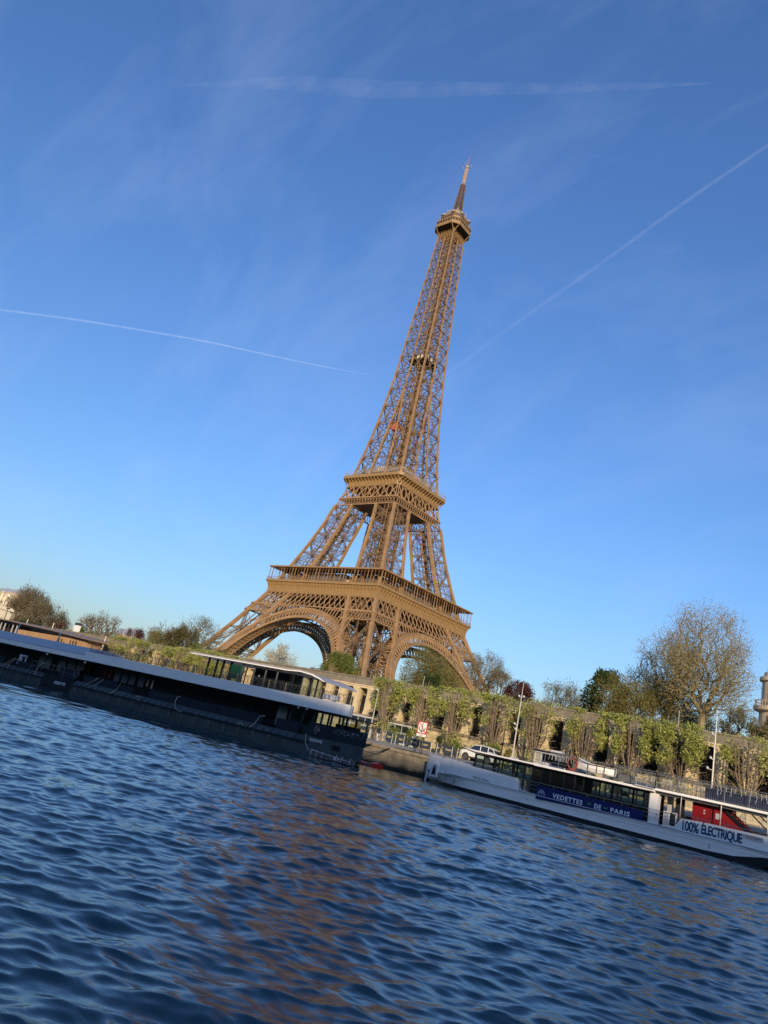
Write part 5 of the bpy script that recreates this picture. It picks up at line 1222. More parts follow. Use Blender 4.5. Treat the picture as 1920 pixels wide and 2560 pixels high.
# ================================================================== QUAY FURNITURE
M_sign_w = mat('sign_white', (.85, .82, .76), .5); M_sign_r = mat('sign_red', (.62, .02, .025), .45); M_black = mat('sign_black', (.01, .01, .01), .5)
M_post = mat('dark_post', (.06, .06, .06), .5, .3)
sg = empty('no_anchoring_sign', 'square red framed sign with crossed out black anchor on two posts at the quay edge', 'sign', (183.9, -192.1, 2.24))
SW = 1.18; X0, X1, Z0, Z1 = -.62, .60, 1.98, 3.22
mb = MB(); mb.box(X0, X1, -.02, .02, Z0, Z1, 0)
mb.box(X0+.09, X1-.09, -.026, -.02, Z0+.09, Z1-.09, 1)
mb.bar((X0+.08, -.034, Z1-.08), (X1-.08, -.034, Z0+.08), .085, .006, 0, up=(0, 1, 0)); mb.obj('panel', [M_sign_r, M_sign_w], sg)
mb = MB(); mb.bar((-.01, -.03, Z0+.22), (-.01, -.03, Z1-.24), .075, .006, up=(0, 1, 0)); mb.prism([(-.01+.07*math.cos(a), Z1-.24+.07*math.sin(a)) for a in np.linspace(0, 6.0, 10)], 1, -.036, -.03)
pts = [(-.42, Z0+.62), (-.36, Z0+.45), (-.24, Z0+.32), (-.01, Z0+.2), (.22, Z0+.32), (.34, Z0+.45), (.40, Z0+.62)]
for a, b in zip(pts, pts[1:]): mb.bar((a[0], -.03, a[1]), (b[0], -.03, b[1]), .095, .006, up=(0, 1, 0))
mb.prism([(-.17, Z0+.27), (-.01, Z0+.12), (.15, Z0+.27)], 1, -.036, -.028); mb.obj('anchor_symbol', M_black, sg)
mb = MB(); mb.box(X0+.02, X1-.02, -.02, .02, 1.68, 1.96); mb.obj('plate', M_sign_w, sg)
text('lettering', '642', .15, M_black, sg, (-.2, -.026, 1.74), (math.pi/2, 0, 0), .4)
for x in (-.42, .42): mb = MB(); mb.box(x-.03, x+.03, .025, .085, 0, 3.2); mb.obj('post', M_post, sg)

M_slate = mat('slate_board', (.03, .045, .055), .6); M_gold = mat('gold_lettering', (.75, .58, .28), .4)
zq = lambda y: float(np.interp(y, [-192.7, -188.6], [2.2, 2.62]))
bx = [(172.93, 1.62, 1), (176.92, 1.05, 1), (178.64, .95, 1), (180.53, 1.5, 0), (182.08, 1.42, 0), (183.82, .62, 0), (185.24, 1.45, 0)]
nm = ['wide round topped dark board beside the dark boat bow', 'round topped dark board just right of the two walkers', 'narrow round topped dark board, third along the quay', 'rectangular dark board with gold script left of the sign', 'rectangular dark board with gold script behind the sign posts', 'narrow dark board right of the sign posts', 'rectangular dark board with gold script nearest the white car']
for (x, w_, rd), lb_ in zip(bx, nm):
    e = empty('sandwich_board', lb_, 'board', (x, -188.5, zq(-188.5)), 0, 'dark advertising boards along the quay')
    h = w_/2; o = [(-h, .22), (h, .22), (h, 1.0 if not rd else .72)]
    if rd: o += [(h*math.cos(a), .72+.42*math.sin(a)) for a in np.linspace(.2, math.pi-.2, 9)]
    o += [(-h, 1.0 if not rd else .72)]
    mb = MB(); mb.prism(o, 1, -.02, .02); mb.obj('panel', M_slate, e)
    mb = MB()
    for s in (-1, 1): mb.bar((s*h*.8, -.22, 0), (s*h*.8, 0, .3), .035); mb.bar((s*h*.8, .22, 0), (s*h*.8, 0, .3), .035)
    mb.bar((-h*.9, 0, .2), (h*.9, 0, .2), .035); mb.obj('stand', M_post, e)
    text('lettering', 'Gustave', .26, M_gold, e, (-h*.55, -.025, .52), (math.pi/2, 0, 0), w_*.55, shear=.35)
pxs = [173.8, 174.45, 175.8, 176.33, 177.7, 178.2, 179.4, 183.2, 183.95, 185.95, 186.65]
for i, x in enumerate(pxs):
    y = -188.9
    lb_ = ['leftmost white post beside the bow of the dark boat', 'white post left of the pale jacketed walker', 'white post right of the dark jacketed walker', 'white post left of the second round topped board', 'white post between the second and third round boards, left one', 'white post between the second and third round boards, right one', 'white post left of the board with script beside the sign', 'white post right of the anchor sign legs', 'second white post right of the anchor sign legs', 'white post left of the white car', 'white post nearest the white car'][i]
    mb = MB(); mb.lathe((x, y, zq(y)), [(.09, 0), (.09, .03), (.035, .05), (.035, 1.02), (.05, 1.03), (.0, 1.08)], 8); mb.obj('barrier_post', M_greylt, label=lb_, cat='post', group='white posts along the quay')
# white metal fence seen under the stern roof of the passenger boat
for i in range(9):
    e = empty('crowd_barrier', 'white barred fence panel standing on the quay behind the stern of the white boat', 'barrier', (209.6+i*1.7, -186.6, 2.63), 0, 'white fence panels on the quay')
    mb = MB(); mb.bar((-.8, 0, 1.05), (.8, 0, 1.05), .04); mb.bar((-.8, 0, .2), (.8, 0, .2), .04); mb.bar((-.8, 0, 0), (-.8, 0, 1.05), .04); mb.bar((.8, 0, 0), (.8, 0, 1.05), .04)
    for k in range(11): mb.bar((-.67+k*.134, 0, .2), (-.67+k*.134, 0, 1.05), .022)
    mb.obj('panel', mat('ivory_paint', (.62, .58, .45), .5) if i == 0 else bpy.data.materials['ivory_paint'], e)
    mb = MB()
    for s in (-.6, .6): mb.bar((s, -.25, .02), (s, .25, .02), .04)
    mb.obj('foot', M_greylt, e)
# sheds with glass fronts
def shed(x0, x1, z, lb_, y=-182.7, solid=False):
    e = empty('garden_kiosk', lb_, 'kiosk', (x0, y, 2.65)); w_ = x1-x0; h = z-2.65
    mb = MB(); mb.box(-.05, w_+.05, -.25, 1.3, h-.06, h); mb.box(-.08, w_+.08, -.3, -.24, h-.12, h+.02); mb.obj('roof', mat('zinc_white', (.6, .6, .58), .5) if not bpy.data.materials.get('zinc_white') else bpy.data.materials['zinc_white'], e)
    mb = MB(); n = max(2, round(w_/1.1))
    for i in range(n+1): mb.box(w_*i/n-.03, w_*i/n+.03, -.2, -.14, 0, h-.06)
    mb.box(0, w_, -.2, -.14, .0, .3 if not solid else 1.3); mb.box(0, w_, -.19, -.15, 1.3, 1.36); mb.obj('frame', bpy.data.materials['zinc_white'], e)
    mb = MB(); mb.box(0, w_, -.18, -.17, .3, h-.12); mb.obj('glass', M_glass, e)
shed(164.4, 169.3, 5.1, 'low white framed glass kiosk against the wall by the dark boat'); shed(171.9, 175.3, 5.0, 'white framed glass kiosk behind the walkers'); shed(175.6, 177.2, 4.95, 'small white kiosk with solid lower half left of the sign', solid=True)
# planters with shrubs on the quay
rng = np.random.default_rng(12)
sh = [(169.0, 1.5, .75, 'olive'), (171.9, 1.7, .8, 'olive'), (175.4, 1.8, .85, 'green'), (177.4, 1.9, .45, 'green'), (181.8, 1.9, .42, 'ball'), (184.4, 1.75, 1.0, 'green'), (186.5, 1.7, .6, 'green'), (189.0, 2.2, .9, 'green'), (190.7, 2.1, .5, 'olive')]
sl = ['bushy planter shrub beside the glass kiosk near the dark bow', 'tall planter shrub just left of the walkers', 'large leafy shrub in front of the middle kiosk', 'slim shrub between the two right kiosks', 'small round clipped shrub right of the anchor sign', 'wide leafy shrub left of the white car', 'leafy shrub behind the front of the white car', 'dark leafy shrub behind the rear of the white car', 'slim shrub left of the tall lamp post foot']
for (x, h, r_, k), lb_ in zip(sh, sl):
    e = empty('planted_shrub', lb_, 'shrub', (x, -185.6, 2.64), 0, 'shrubs in pots along the quay')
    mb = MB(); mb.lathe((0, 0, 0), [(.22, 0), (.3, .45), (.33, .45), (.28, .47), (.01, .44)], 10); mb.obj('pot', M_slate, e)
    mb = MB(); mb.tube([(0, 0, .4), (.03, 0, h*.6)], .04, 5); mb.obj('stem', M_bark_d, e)
    leaves_obj('foliage', clumps(1300 if k != 'ball' else 900, (0, 0, h*.62 if k != 'ball' else h-.45), (r_, r_*.8, h*.42 if k != 'ball' else .42), 14, .35, .5), .085, {'olive': L_olive, 'green': L_green, 'ball': L_dark}[k], e)
# street lamps
M_pole = mat('pale_pole', (.50, .47, .40), .45, .2)
def lamp(x, y, z0, zt, arms, lb_, name='street_lamp'):
    e = empty(name, lb_, 'street lamp', (x, y, z0))
    mb = MB(); mb.tube([(0, 0, 0), (0, 0, 1.2), (0, 0, (zt-z0)*.6), (0, 0, zt-z0)], [.11, .085, .07, .025], 8); mb.obj('pole', M_pole, e)
    for (zz, dx) in arms:
        mb = MB(); mb.bar((0, 0, zz-z0), (dx, -.1, zz-z0+.05), .05); mb.lathe((dx, -.1, zz-z0-.1), [(.03, .1), (.11, .14), (.12, .26), (.04, .34)], 10); mb.obj('lamp_head', M_greylt, e)
lamp(191.55, -186.1, 2.64, 11.75, [(10.1, .3), (10.1, -.25), (7.2, -.28), (6.7, -.1)], 'tall pale lamp post rising beside the white car')
lamp(211.15, -186.1, 2.64, 11.6, [(9.65, .3), (9.4, -.25), (7.3, -.25), (6.4, -.45)], 'tall pale lamp post at the right with lamps and its shadow on the wall')
lamp(171.95, -186.1, 2.64, 8.7, [(8.3, -.2)], 'slim pale lamp post in front of the wall behind the dark bow')
for x, z, lb_ in ((181.86, 12.0, 'thin pale pole showing above the limes beyond the anchor sign'), (204.46, 12.2, 'thin pale pole above the limes left of the tallest plane tree'), (170.6, 11.9, 'thin grey street pole above the green bush')):
    mb = MB(); mb.lathe((x, -175.5, 8.7), [(.06, 0), (.035, z-8.7), (.07, z-8.65), (.0, z-8.5)], 6); mb.obj('pole', M_pole, label=lb_, cat='pole')
for x, z, lb_ in ((68.2, 10.95, 'leftmost white flagpole in front of the brown pavilion'), (80.3, 11.0, 'white flagpole before the middle of the brown pavilion'), (92.2, 9.4, 'white flagpole at the right end of the brown pavilion'), (102.0, 9.95, 'slanting white pole right of the pavilion, by the parapet')):
    mb = MB(); mb.tube([(x, -184, 2.6), (x+.1, -184, z)], [.11, .07], 6); mb.obj('flagpole', mat('flagpole_white', (.75, .68, .55), .5) if not bpy.data.materials.get('flagpole_white') else bpy.data.materials['flagpole_white'], label=lb_, cat='pole', group='white poles along the far quay')

# ================================================================== VEHICLES
M_tyre = mat('tyre', (.02, .02, .02), .8); M_rim = mat('alloy_rim', (.45, .45, .45), .3, .8); M_cglass = mat('car_glass', (.02, .025, .03), .08, spec=.8)
def car(label, loc, paint, trim, L=4.6, Hh=1.66, rz=0, suv=True):
    e = empty('parked_car', label, 'car', loc, rz); W = .92; k = L/4.6; hz = Hh/1.66
    st = [(-2.30, .45, .78, .62), (-2.22, .34, .90, .80), (-1.9, .30, .98, .90), (-1.0, .28, 1.06, .92), (-.2, .28, 1.08, .92), (.8, .28, 1.10, .92), (1.7, .30, 1.12, .90), (2.15, .36, 1.05, .84), (2.30, .45, .95, .70)]
    mb = MB(); rings = []
    for x, z0, z1, w_ in st:
        x *= k; z0 *= hz; z1 *= hz
        rings.append([(x, -w_*.94, z0), (x, -w_, z0+.18), (x, -w_*1.0, z0+.42), (x, -w_*.93, z1-.04), (x, -w_*.84, z1), (x, w_*.84, z1), (x, w_*.93, z1-.04), (x, w_, z0+.42), (x, w_, z0+.18), (x, w_*.94, z0)])
    mb.loft(rings); mb.obj('body', paint, e, smooth=False)
    g = [(-1.25, 1.05, .80), (-.55, 1.56, .66), (.2, 1.66, .66), (1.2, 1.62, .64), (1.75, 1.45, .62), (2.12, 1.08, .72)]
    mb = MB(); rings = []
    for x, z, w_ in g: rings.append([(x*k, -.80, 1.04*hz), (x*k, -w_, z*hz), (x*k, w_, z*hz), (x*k, .80, 1.04*hz)])
    mb.loft(rings); mb.obj('glass', M_cglass, e)
    mb = MB(); rings = []
    for x, z, w_ in g[1:5]: rings.append([(x*k, -w_-.012, z*hz-.03), (x*k, -w_, z*hz+.035), (x*k, w_, z*hz+.035), (x*k, w_+.012, z*hz-.03)])
    mb.loft(rings)
    for y in (-1, 1):
        for a, b in (((-1.2, .80, 1.06), (-.6, .67, 1.6)), ((.25, .81, 1.06), (.2, .68, 1.64)), ((1.2, .80, 1.08), (1.15, .66, 1.6)), ((2.0, .76, 1.1), (1.7, .63, 1.5))): mb.bar((a[0]*k, y*a[1], a[2]*hz), (b[0]*k, y*b[1], b[2]*hz), .07, .03)
    mb.obj('roof', paint, e)
    mb = MB()
    for x in (-1.38, 1.34):
        for s in (-1, 1): mb.prism([(x*k+.43*math.cos(a), .36+.43*math.sin(a)) for a in np.linspace(-.35, math.pi+.35, 14)], 1, s*.915 if s > 0 else -.94, s*.94 if s > 0 else -.915)
    for s in (-1, 1): mb.box(-1.0*k, .95*k, s*.93-.01, s*.93+.01, .3*hz, .42*hz)
    mb.obj('arch_trim', trim, e)
    for x in (-1.38, 1.34):
        for s in (-1, 1):
            mb = MB(); c = (0, 0, 0); n = 18
            mb.loft([[(x*k+r_*math.cos(2*math.pi*i/n), s*y, .36+r_*math.sin(2*math.pi*i/n)) for i in range(n)] for r_, y in ((.35, .72), (.36, .75), (.36, .93), (.33, .955), (.24, .955), (.23, .93))]); wo = mb.obj('wheel', M_tyre, e)
            mb = MB()
            for q in range(5): a = q*1.2566; mb.bar((x*k, s*.95, .36), (x*k+.22*math.cos(a), s*.95, .36+.22*math.sin(a)), .06, .03, up=(0, 1, 0))
            mb.loft([[(x*k+r_*math.cos(2*math.pi*i/n), s*y, .36+r_*math.sin(2*math.pi*i/n)) for i in range(n)] for r_, y in ((.24, .94), (.24, .962), (.2, .962), (.2, .94))], cap=False)
            mb.obj('rim', M_rim, wo)
    for s in (-1, 1):
        mb = MB(); mb.box(-2.27*k, -2.0*k, s*.6-.16, s*.6+.22*s+.1, .72*hz, .86*hz); mb.obj('headlight', M_cglass, e)
        mb = MB(); mb.box(2.12*k, 2.31*k, s*.62-.14, s*.62+.14, .82*hz, .98*hz); mb.obj('tail_light', M_redp, e)
    mb = MB()
    for x, z in ((.15, .9), (1.05, .92)): mb.box(x*k, x*k+.16, -.955, -.92, z*hz, (z+.03)*hz)
    mb.obj('door_handle', trim, e)
car('white SUV with dark wheel arches parked on the quay, seen through the boat windows', (188.1, -186.5, 2.63), mat('pearl_paint', (.72, .70, .62), .25), mat('trim_plastic', (.03, .03, .03), .6), Hh=1.78)
car('dark blue car parked behind the middle windows of the white boat', (198.9, -186.8, 2.63), mat('dark_blue_paint', (.02, .03, .06), .25), M_tyre, Hh=1.5)
car('silver grey car parked behind the rear windows of the white boat', (204.9, -186.8, 2.63), mat('silver_paint', (.32, .33, .34), .25, .4), M_tyre, Hh=1.5)
sc_e = empty('motor_scooter', 'dark motor scooter parked right of the white SUV, seen through the windows', 'scooter', (192.9, -187.4, 2.62))
mb = MB(); mb.loft([[(x, -w_, z0), (x, -w_, z1), (x, w_, z1), (x, w_, z0)] for x, z0, z1, w_ in ((-.55, .5, .6, .08), (-.45, .35, .95, .16), (-.35, .28, .5, .18), (0, .25, .42, .18), (.2, .3, .8, .17), (.75, .5, .85, .1))]); mb.obj('body', M_slate, sc_e)
mb = MB(); mb.bar((-.62, 0, .3), (-.42, 0, 1.05), .05); mb.bar((-.42, -.32, 1.06), (-.42, .32, 1.06), .04); mb.obj('handlebar', M_post, sc_e)
for x in (-.62, .62):
    mb = MB(); mb.tube([(x+.2*math.cos(a), 0, .25+.2*math.sin(a)) for a in np.linspace(0, 6.283, 16)], .06, 6, close=True); mb.obj('wheel', M_tyre, sc_e)

# ================================================================== TWO WALKERS (skinned figures)
def person(label, loc, rz, top, legs, skin, hair, stride, bag=None, lean=.04):
    e = empty('person', label, 'person', loc, rz)
    J = {}; Vt = []; Rd = []; Ed = []
    def a(n, p, r, par=None):
        J[n] = len(Vt); Vt.append(p); Rd.append(r)
        if par: Ed.append((J[par], J[n]))
    s = stride
    a('pel', (0, 0, .93), (.155, .12)); a('wst', (lean*.4, 0, 1.08), (.14, .11), 'pel'); a('chs', (lean, 0, 1.28), (.165, .12), 'wst'); a('shd', (lean*1.2, 0, 1.41), (.13, .10), 'chs'); a('nck', (lean*1.4, 0, 1.49), (.055, .055), 'shd')
    a('hd0', (lean*1.6+.01, 0, 1.56), (.075, .085), 'nck'); a('hd1', (lean*1.6+.01, 0, 1.65), (.082, .098), 'hd0'); a('hd2', (lean*1.6, 0, 1.72), (.06, .07), 'hd1')
    for sd, k in (('L', 1), ('R', -1)):
        st = s*k
        a('hip'+sd, (0, k*.09, .88), (.10, .10), 'pel'); a('kne'+sd, (st*.22+.05, k*.10, .49), (.065, .065), 'hip'+sd); a('cal'+sd, (st*.30-.0, k*.10, .30), (.055, .055), 'kne'+sd); a('ank'+sd, (st*.40-.03, k*.10, .09), (.04, .04), 'cal'+sd); a('toe'+sd, (st*.40+.13, k*.11, .04), (.035, .04), 'ank'+sd)
        a('sh'+sd, (lean, k*.17, 1.38), (.06, .06), 'shd'); a('elb'+sd, (lean-st*.12, k*.22, 1.12), (.042, .042), 'sh'+sd); a('wri'+sd, (lean+.10-st*.15, k*.22, .90), (.03, .03), 'elb'+sd); a('plm'+sd, (lean+.11-st*.16, k*.22, .82), (.022, .035), 'wri'+sd)
    me = bpy.data.meshes.new('body'); me.from_pydata(Vt, Ed, []); o = bpy.data.objects.new('body', me); COL.objects.link(o); o.parent = e
    md = o.modifiers.new('Skin', 'SKIN'); sb = o.modifiers.new('Sub', 'SUBSURF'); sb.levels = sb.render_levels = 1; md.use_smooth_shade = True
    sv = me.skin_vertices[0].data
    for i, r in enumerate(Rd): sv[i].radius = r
    sv[0].use_root = True
    bpy.context.view_layer.update(); dg = bpy.context.evaluated_depsgraph_get(); m2 = bpy.data.meshes.new_from_object(o.evaluated_get(dg)); m2.name = 'body'
    o.modifiers.clear(); o.data = m2
    m2.materials.clear()
    for M in (skin, top, legs, hair, M_black): m2.materials.append(M)
    for p in m2.polygons:
        x, y, z = p.center
        hand = abs(y) > .17 and z < .93 and z > .70
        if z < .085: p.material_index = 4
        elif hand: p.material_index = 0
        elif z > 1.47: p.material_index = 3 if (z > 1.66 or x < lean*1.6-.02) else 0
        elif z > .90: p.material_index = 1
        else: p.material_index = 2
        p.use_smooth = True
    for k in (1, -1):           # five fingers per hand
        st = s*k; px_, py_, pz_ = lean+.11-st*.16, k*.22, .82
        mb = MB()
        for f, (dx, L_) in enumerate(((-.028, .065), (-.01, .078), (.009, .074), (.026, .058))): mb.tube([(px_+dx, py_, pz_), (px_+dx+.008, py_-k*.006, pz_-L_*.55), (px_+dx+.006, py_-k*.022, pz_-L_)], [.009, .008, .006], 5)
        mb.tube([(px_+.03, py_-k*.01, pz_+.03), (px_+.055, py_-k*.02, pz_-.005), (px_+.058, py_-k*.026, pz_-.03)], [.010, .009, .007], 5)
        mb.obj('fingers', skin, e)
    mb = MB(); mb.lathe((lean*1.6-.015, 0, 1.56), [(.06, -.02), (.098, .04), (.104, .1), (.09, .16), (.04, .195), (0, .2)], 12); mb.obj('hair', hair, e)
    if bag: mb = MB(); mb.loft([[(x, -.06, z0), (x, .06, z0), (x, .06, z1), (x, -.06, z1)] for x, z0, z1 in ((-.18, .78, 1.0), (0, .72, 1.08), (.18, .78, 1.0))]); b_ = mb.obj('bag', bag, e); b_.location = (-.02, -.27, .1)
    return e
M_skin = mat('skin', (.55, .34, .24), .6); M_hair = mat('fair_hair', (.35, .22, .10), .7); M_hairb = mat('dark_hair', (.02, .015, .012), .7)
person('person in a pale jacket and brown trousers walking left with a white bag', (176.1, -190.4, zq(-190.4)), R(160), mat('dark_top', (.05, .05, .05), .8), mat('brown_trousers', (.16, .12, .09), .8), M_skin, M_hair, .55, bag=mat('cream_bag', (.65, .60, .50), .7))
person('person in a dark jacket and light trousers walking behind the one with the bag', (177.0, -190.7, zq(-190.7)), R(165), mat('navy_jacket', (.012, .016, .03), .8), mat('pale_trousers', (.50, .52, .56), .8), M_skin, M_hairb, -.6)

# ================================================================== FAR LEFT: pavilion, billboard, statue, houses; right: domed corner building
M_wood = mat('brown_cladding', (.38, .24, .13), .7, noise=(.6, .15))
pv = empty('riverside_pavilion', 'brown timber pavilion with low wide overhanging roof beyond the dark boats at the left', 'building', (80, -185, 0))
mb = MB(); mb.loft([[(x, -3.0, z-.0), (x, -3.0, z+.22), (x, 3, z+.7), (x, 3, z+.1)] for x, z in ((-45, 9.9), (-12, 9.55), (8, 9.0), (22.5, 8.4))]); mb.obj('roof', mat('roof_brown', (.22, .15, .11), .6), pv)
mb = MB(); mb.box(-9, 21, -1.6, 1.4, 2.6, 8.3); mb.obj('wall', M_wood, pv)
for i in range(26):
    x = -8.7+i*1.14
    if i in (8, 9, 10, 15, 16): continue
    mb = MB(); mb.box(x, x+.32, -1.78, -1.6, 5, 8.3); mb.obj('slat', M_wood, pv)
mb = MB(); mb.box(-45, -9, .8, 1.0, 2.6, 9.3); mb.obj('glazing', M_dark, pv)
for i in range(18): mb = MB(); x = -44+i*2; mb.box(x, x+.18, -1.6, -1.4, 5.5, 9.4); mb.obj('post', M_greylt if i % 3 else M_post, pv)
mb = MB(); mb.prism([(9.2, 7.0), (12.0, 6.9), (12.3, 7.3), (12.0, 7.8), (9.4, 8.1)], 1, -1.63, -1.6); mb.box(14.5, 17.8, -1.63, -1.6, 6.2, 7.9); mb.obj('window', M_dark, pv)
bb = empty('billboard', 'small white advertising column with a dark top above the parapet', 'billboard', (63.4, -170, 8.9))
mb = MB(); mb.box(-1.0, 1.0, -.3, .3, 1.1, 3.9); mb.obj('panel', M_sign_w, bb); mb = MB(); mb.box(-1.05, 1.05, -.33, .33, 3.9, 4.5); mb.obj('header', M_slate, bb); mb = MB(); mb.box(-.2, .2, -.2, .2, 0, 1.1); mb.obj('foot', M_greylt, bb)
lp = empty('street_lamp', 'dark street lamp with a T shaped head left of the round bare tree', 'street lamp', (29.6, -150, 8.2))
mb = MB(); mb.tube([(0, 0, 0), (0, 0, 9)], [.14, .08], 6); mb.obj('pole', M_post, lp); mb = MB(); mb.box(-1.2, 1.2, -.1, .1, 8.95, 9.15); mb.obj('lamp_head', M_post, lp)
lp2 = empty('street_lamp', 'dark street lamp beside the white pedestal at the left edge', 'street lamp', (-22.5, -151, 8.2)); mb = MB(); mb.tube([(0, 0, 0), (0, 0, 9)], [.2, .12], 6); mb.obj('pole', M_post, lp2); mb = MB(); mb.box(-1.2, 1.2, -.15, .15, 8.9, 9.3); mb.obj('lamp_head', M_post, lp2)
M_lime = mat('pale_limestone', (.72, .63, .45), .8, noise=(.6, .1))
stt = empty('equestrian_statue', 'pale stone horse and standing figure on a tall block pedestal at the left edge', 'statue', (-31, -150, 6.5))
mb = MB(); mb.box(-3.2, 5.2, -2, 2, 0, 10.2); mb.box(-3.6, 5.6, -2.4, 2.4, 10.2, 10.8); mb.box(-3.3, 5.3, -2.1, 2.1, 10.8, 11.2); mb.obj('pedestal', M_lime, stt)
mb = MB(); mb.tube([(-2.3, 0, 13.4), (-1, 0, 13.7), (.8, 0, 13.8), (1.8, 0, 14.4), (2.4, 0, 15.6), (3.2, 0, 15.4), (3.8, 0, 14.7)], [.8, 1.0, .95, .8, .55, .42, .28], 10)
for x, y in ((-2, .5), (-1.6, -.5), (1.4, .5), (1.8, -.5)): mb.tube([(x, y, 13.3), (x+.25, y, 12.2), (x, y, 11.2)], [.4, .25, .22], 7)
mb.tube([(-2.8, 0, 13.6), (-3.4, 0, 12.9), (-3.4, 0, 12.0)], [.2, .25, .1], 6); mb.obj('horse', M_lime, stt, smooth=True)
mb = MB(); mb.tube([(.6, -1.4, 11.2), (.6, -1.4, 12.6), (.6, -1.3, 13.9), (.6, -1.2, 15.2), (.6, -1.2, 15.7)], [.3, .38, .5, .52, .22], 9); mb.tube([(.6, -1.2, 15.8), (.6, -1.2, 16.1), (.6, -1.2, 16.5)], [.2, .3, .12], 8); mb.tube([(.6, -1.2, 15.2), (1.4, -1.1, 15.0), (2.0, -.8, 15.3)], [.2, .17, .12], 6); mb.obj('figure', M_lime, stt, smooth=True)
M_facade = mat('cream_facade', (.52, .41, .26), .85, noise=(.2, .1)); M_zinc = mat('zinc_roof', (.28, .30, .34), .5)
def block(name, lb_, x, y, w_, d, z1, cat='building', roof=3.5, z0=5.9):
    e = empty(name, lb_, cat, (x, y, z0)); h = z1-z0-roof
    mb = MB(); mb.box(-w_/2, w_/2, -d/2, d/2, 0, h); mb.box(-w_/2-.3, w_/2+.3, -d/2-.3, d/2+.3, h-.6, h); mb.obj('wall', M_facade, e)
    mb = MB(); mb.prism([(-d/2, h), (d/2, h), (d/2-1.5, h+roof), (-d/2+1.5, h+roof)], 0, -w_/2, w_/2)
    for k in (-.3, .25): mb.box(k*w_-1, k*w_+1, -1, 1, h+roof-1, h+roof+1.8)
    mb.obj('roof', M_zinc, e)
    nx = int(w_/3.2); nz = int(h/3.3); k = 0
    for j in range(max(0, nz-5), nz):
        for i in range(nx):
            if k >= 95: break
            k += 1; mb = MB(); cx = -w_/2+(i+.5)*w_/nx; cz = 1.4+j*3.3; mb.box(cx-.6, cx+.6, -d/2-.05, -d/2+.1, cz, cz+2.0); mb.obj('window', M_cglass, e)
block('apartment_building', 'far cream apartment block showing between the bare tree and the red trees', -195, 0, 13, 14, 34.0)
block('apartment_building', 'far pale house low behind the round bare tree at the left', -303, 40, 34, 14, 32.5, roof=2.5)
block('apartment_building', 'far cream building seen through the large brown trees at the left edge', -482, 40, 50, 16, 61)
dt = empty('domed_building', 'cream stone corner building with round turret and small dark dome at the right edge', 'building', (197.9, -100, 5.9))
mb = MB(); mb.lathe((0, 0, 0), [(2.9, 0), (2.9, 12), (3.5, 12.1), (3.5, 12.8), (2.9, 12.9), (2.9, 17.2), (3.9, 17.5), (4.0, 18.2), (3.2, 18.4), (2.6, 18.5), (2.6, 23.0), (3.1, 23.2), (3.1, 23.9), (2.4, 24.1), (2.3, 24.9), (0, 25)], 28); mb.obj('turret', M_facade, dt)
mb = MB(); mb.lathe((0, 0, 0), [(1.7, 24.9), (1.8, 25.6), (1.5, 26.6), (.8, 27.4), (.25, 27.9), (.2, 28.8), (0, 29.6)], 20); mb.obj('dome', mat('dark_slate', (.05, .055, .06), .5), dt)
for k in range(14):
    a = k*2*math.pi/14
    for z0, z1, r_ in ((19.2, 22.2, 2.62), (13.6, 16.4, 2.92), (7.5, 10.6, 2.92)):
        if k % 2: continue
        mb = MB(); c_, s_ = math.cos(a), math.sin(a); p = np.array((c_*r_, s_*r_, 0)); t = np.array((-s_, c_, 0))*.42
        mb.quad(p-t+(c_*.02, s_*.02, z0), p+t+(c_*.02, s_*.02, z0), p+t+(c_*.02, s_*.02, z1), p-t+(c_*.02, s_*.02, z1)); mb.obj('window', M_cglass, dt)
mb = MB()
for k in range(40):
    a = k*2*math.pi/40; mb.bar((3.7*math.cos(a), 3.7*math.sin(a), 18.3), (3.7*math.cos(a), 3.7*math.sin(a), 19.2), .1)
mb.tube([(3.7*math.cos(a), 3.7*math.sin(a), 19.25) for a in np.linspace(0, 6.2832, 30)], .1, 5, close=True); mb.obj('balcony', M_facade, dt)
mb = MB(); mb.box(2, 30, -4, 12, 0, 17.4); mb.box(2, 30, -4.3, 12.3, 17.4, 18.2); mb.obj('wing', M_facade, dt)
for i in range(8):
    for z0 in (2, 7.5, 13.4): mb = MB(); mb.box(5+i*3.1, 6.2+i*3.1, -4.06, -3.9, z0, z0+2.9); mb.obj('window', M_cglass, dt)

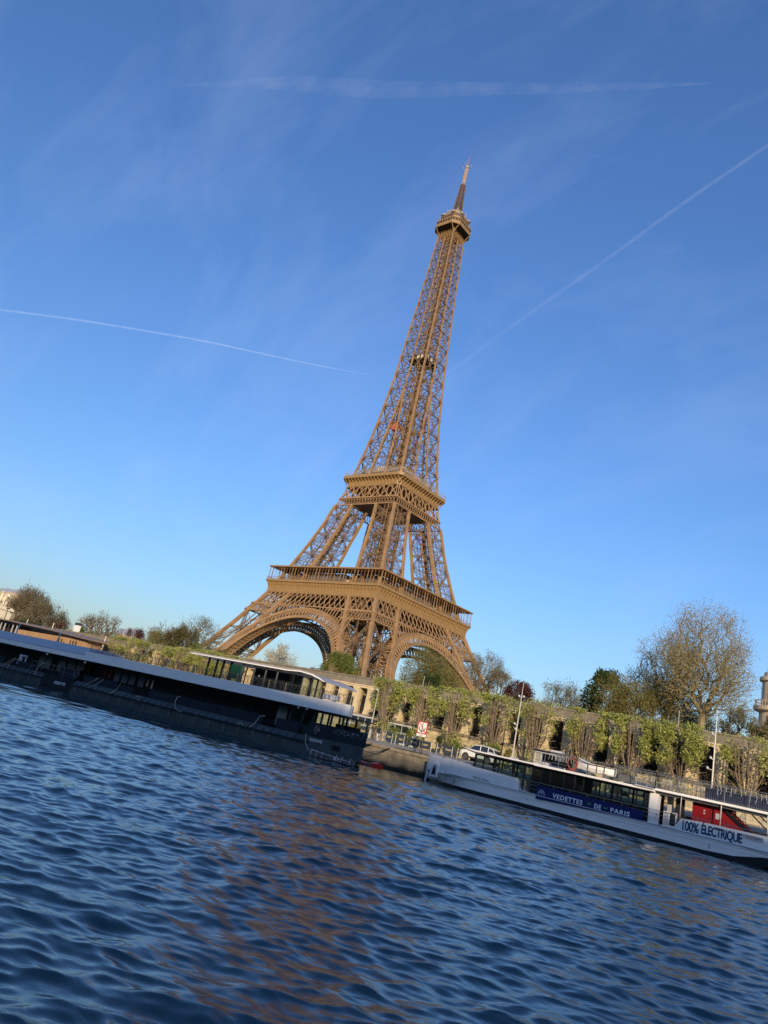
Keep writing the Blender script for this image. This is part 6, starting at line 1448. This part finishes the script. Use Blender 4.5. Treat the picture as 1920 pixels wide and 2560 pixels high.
# ================================================================== CONTRAILS (real height, about 9 km up)
def contrail(pts, r, dens, label, nscale=.004, lo=.05):
    M = bpy.data.materials.new('contrail_vapour'); M.use_nodes = True; n = M.node_tree.nodes; l = M.node_tree.links; n.remove(n['Principled BSDF'])
    tr = n.new('ShaderNodeBsdfTransparent'); df = n.new('ShaderNodeBsdfDiffuse'); df.inputs[0].default_value = (.97, .98, 1, 1); tl = n.new('ShaderNodeBsdfTranslucent'); tl.inputs[0].default_value = (.97, .98, 1, 1)
    m0 = n.new('ShaderNodeAddShader'); l.new(df.outputs[0], m0.inputs[0]); l.new(tl.outputs[0], m0.inputs[1])
    ly = n.new('ShaderNodeLayerWeight'); ly.inputs[0].default_value = .5; iv = n.new('ShaderNodeMath'); iv.operation = 'SUBTRACT'; iv.inputs[0].default_value = 1; l.new(ly.outputs['Facing'], iv.inputs[1])
    pw = n.new('ShaderNodeMath'); pw.operation = 'POWER'; pw.inputs[1].default_value = 1.6; l.new(iv.outputs[0], pw.inputs[0])
    t = n.new('ShaderNodeTexCoord'); z = n.new('ShaderNodeTexNoise'); z.inputs['Scale'].default_value = nscale; z.inputs['Detail'].default_value = 6; z.inputs['Roughness'].default_value = .65; l.new(t.outputs['Object'], z.inputs['Vector'])
    mr = n.new('ShaderNodeMapRange'); mr.inputs['From Min'].default_value = lo; mr.inputs['From Max'].default_value = .7; mr.inputs['To Max'].default_value = dens; l.new(z.outputs['Fac'], mr.inputs['Value'])
    mu = n.new('ShaderNodeMath'); mu.operation = 'MULTIPLY'; l.new(pw.outputs[0], mu.inputs[0]); l.new(mr.outputs[0], mu.inputs[1])
    ms = n.new('ShaderNodeMixShader'); l.new(mu.outputs[0], ms.inputs[0]); l.new(tr.outputs[0], ms.inputs[1]); l.new(m0.outputs[0], ms.inputs[2]); l.new(ms.outputs[0], n['Material Output'].inputs[0])
    P_ = np.array(pts, float)*1000; k = len(P_); s = np.linspace(0, k-1, (k-1)*14+1); Q = np.stack([np.interp(s, np.arange(k), P_[:, i]) for i in range(3)], 1)
    ker = np.ones(9)/9; Qp = np.concatenate([np.repeat(Q[:1], 4, 0), Q, np.repeat(Q[-1:], 4, 0)]); Q = np.stack([np.convolve(Qp[:, i], ker, 'valid') for i in range(3)], 1)
    rr_ = np.array(r) if hasattr(r, '__len__') else np.array([r, r]); rad = np.interp(np.linspace(0, 1, len(Q)), np.linspace(0, 1, len(rr_)), rr_)
    mb = MB(); mb.tube(list(Q), list(rad), 16); o = mb.obj('contrail', M, label=label, cat='contrail', smooth=True)
    o.visible_shadow = True
contrail([(.6, 7.1, 9), (-2.01, 8.36, 9), (-3.3, 8.94, 9), (-5.13, 9.86, 9), (-7.36, 10.91, 9), (-9.98, 12.22, 9), (-14.36, 14.31, 9), (-16.73, 15.42, 9), (-21.08, 17.55, 9), (-23, 18.5, 9)], (22, 26, 30, 36, 44, 60, 90, 110, 10), .11, 'straight vapour trail crossing behind the tower from upper right to lower left')
contrail([(-24, 3.6, 9), (-21.02, 5.34, 9), (-18.76, 6.72, 9), (-15.92, 8.74, 9), (-13.85, 10.58, 9), (-11.98, 12.02, 9)], (30, 34, 30, 20, 1), .09, 'curving vapour trail from the left edge towards the tower')
contrail([(-32.34, 22.91, 9), (-38.1, 25.6, 9), (-46.59, 29.41, 9)], (2, 110, 2), .06, 'short faint vapour trail low in the sky left of the tower')
contrail([(-13.4, 24.15, 9), (-16.2, 25.87, 9), (-19.89, 28.0, 9)], (2, 90, 2), .05, 'short faint vapour trail low in the sky right of the tower')
contrail([(-9.6, 3.3, 9), (-7.85, 4.15, 9), (-6.53, 5.0, 9), (-4.94, 5.81, 9), (-3.48, 6.55, 9), (-2.3, 7.1, 9)], (2, 60, 120, 130, 110, 80, 60, 40, 1), .034, 'broad dissolving vapour trail across the top of the sky', nscale=.0028, lo=.34)
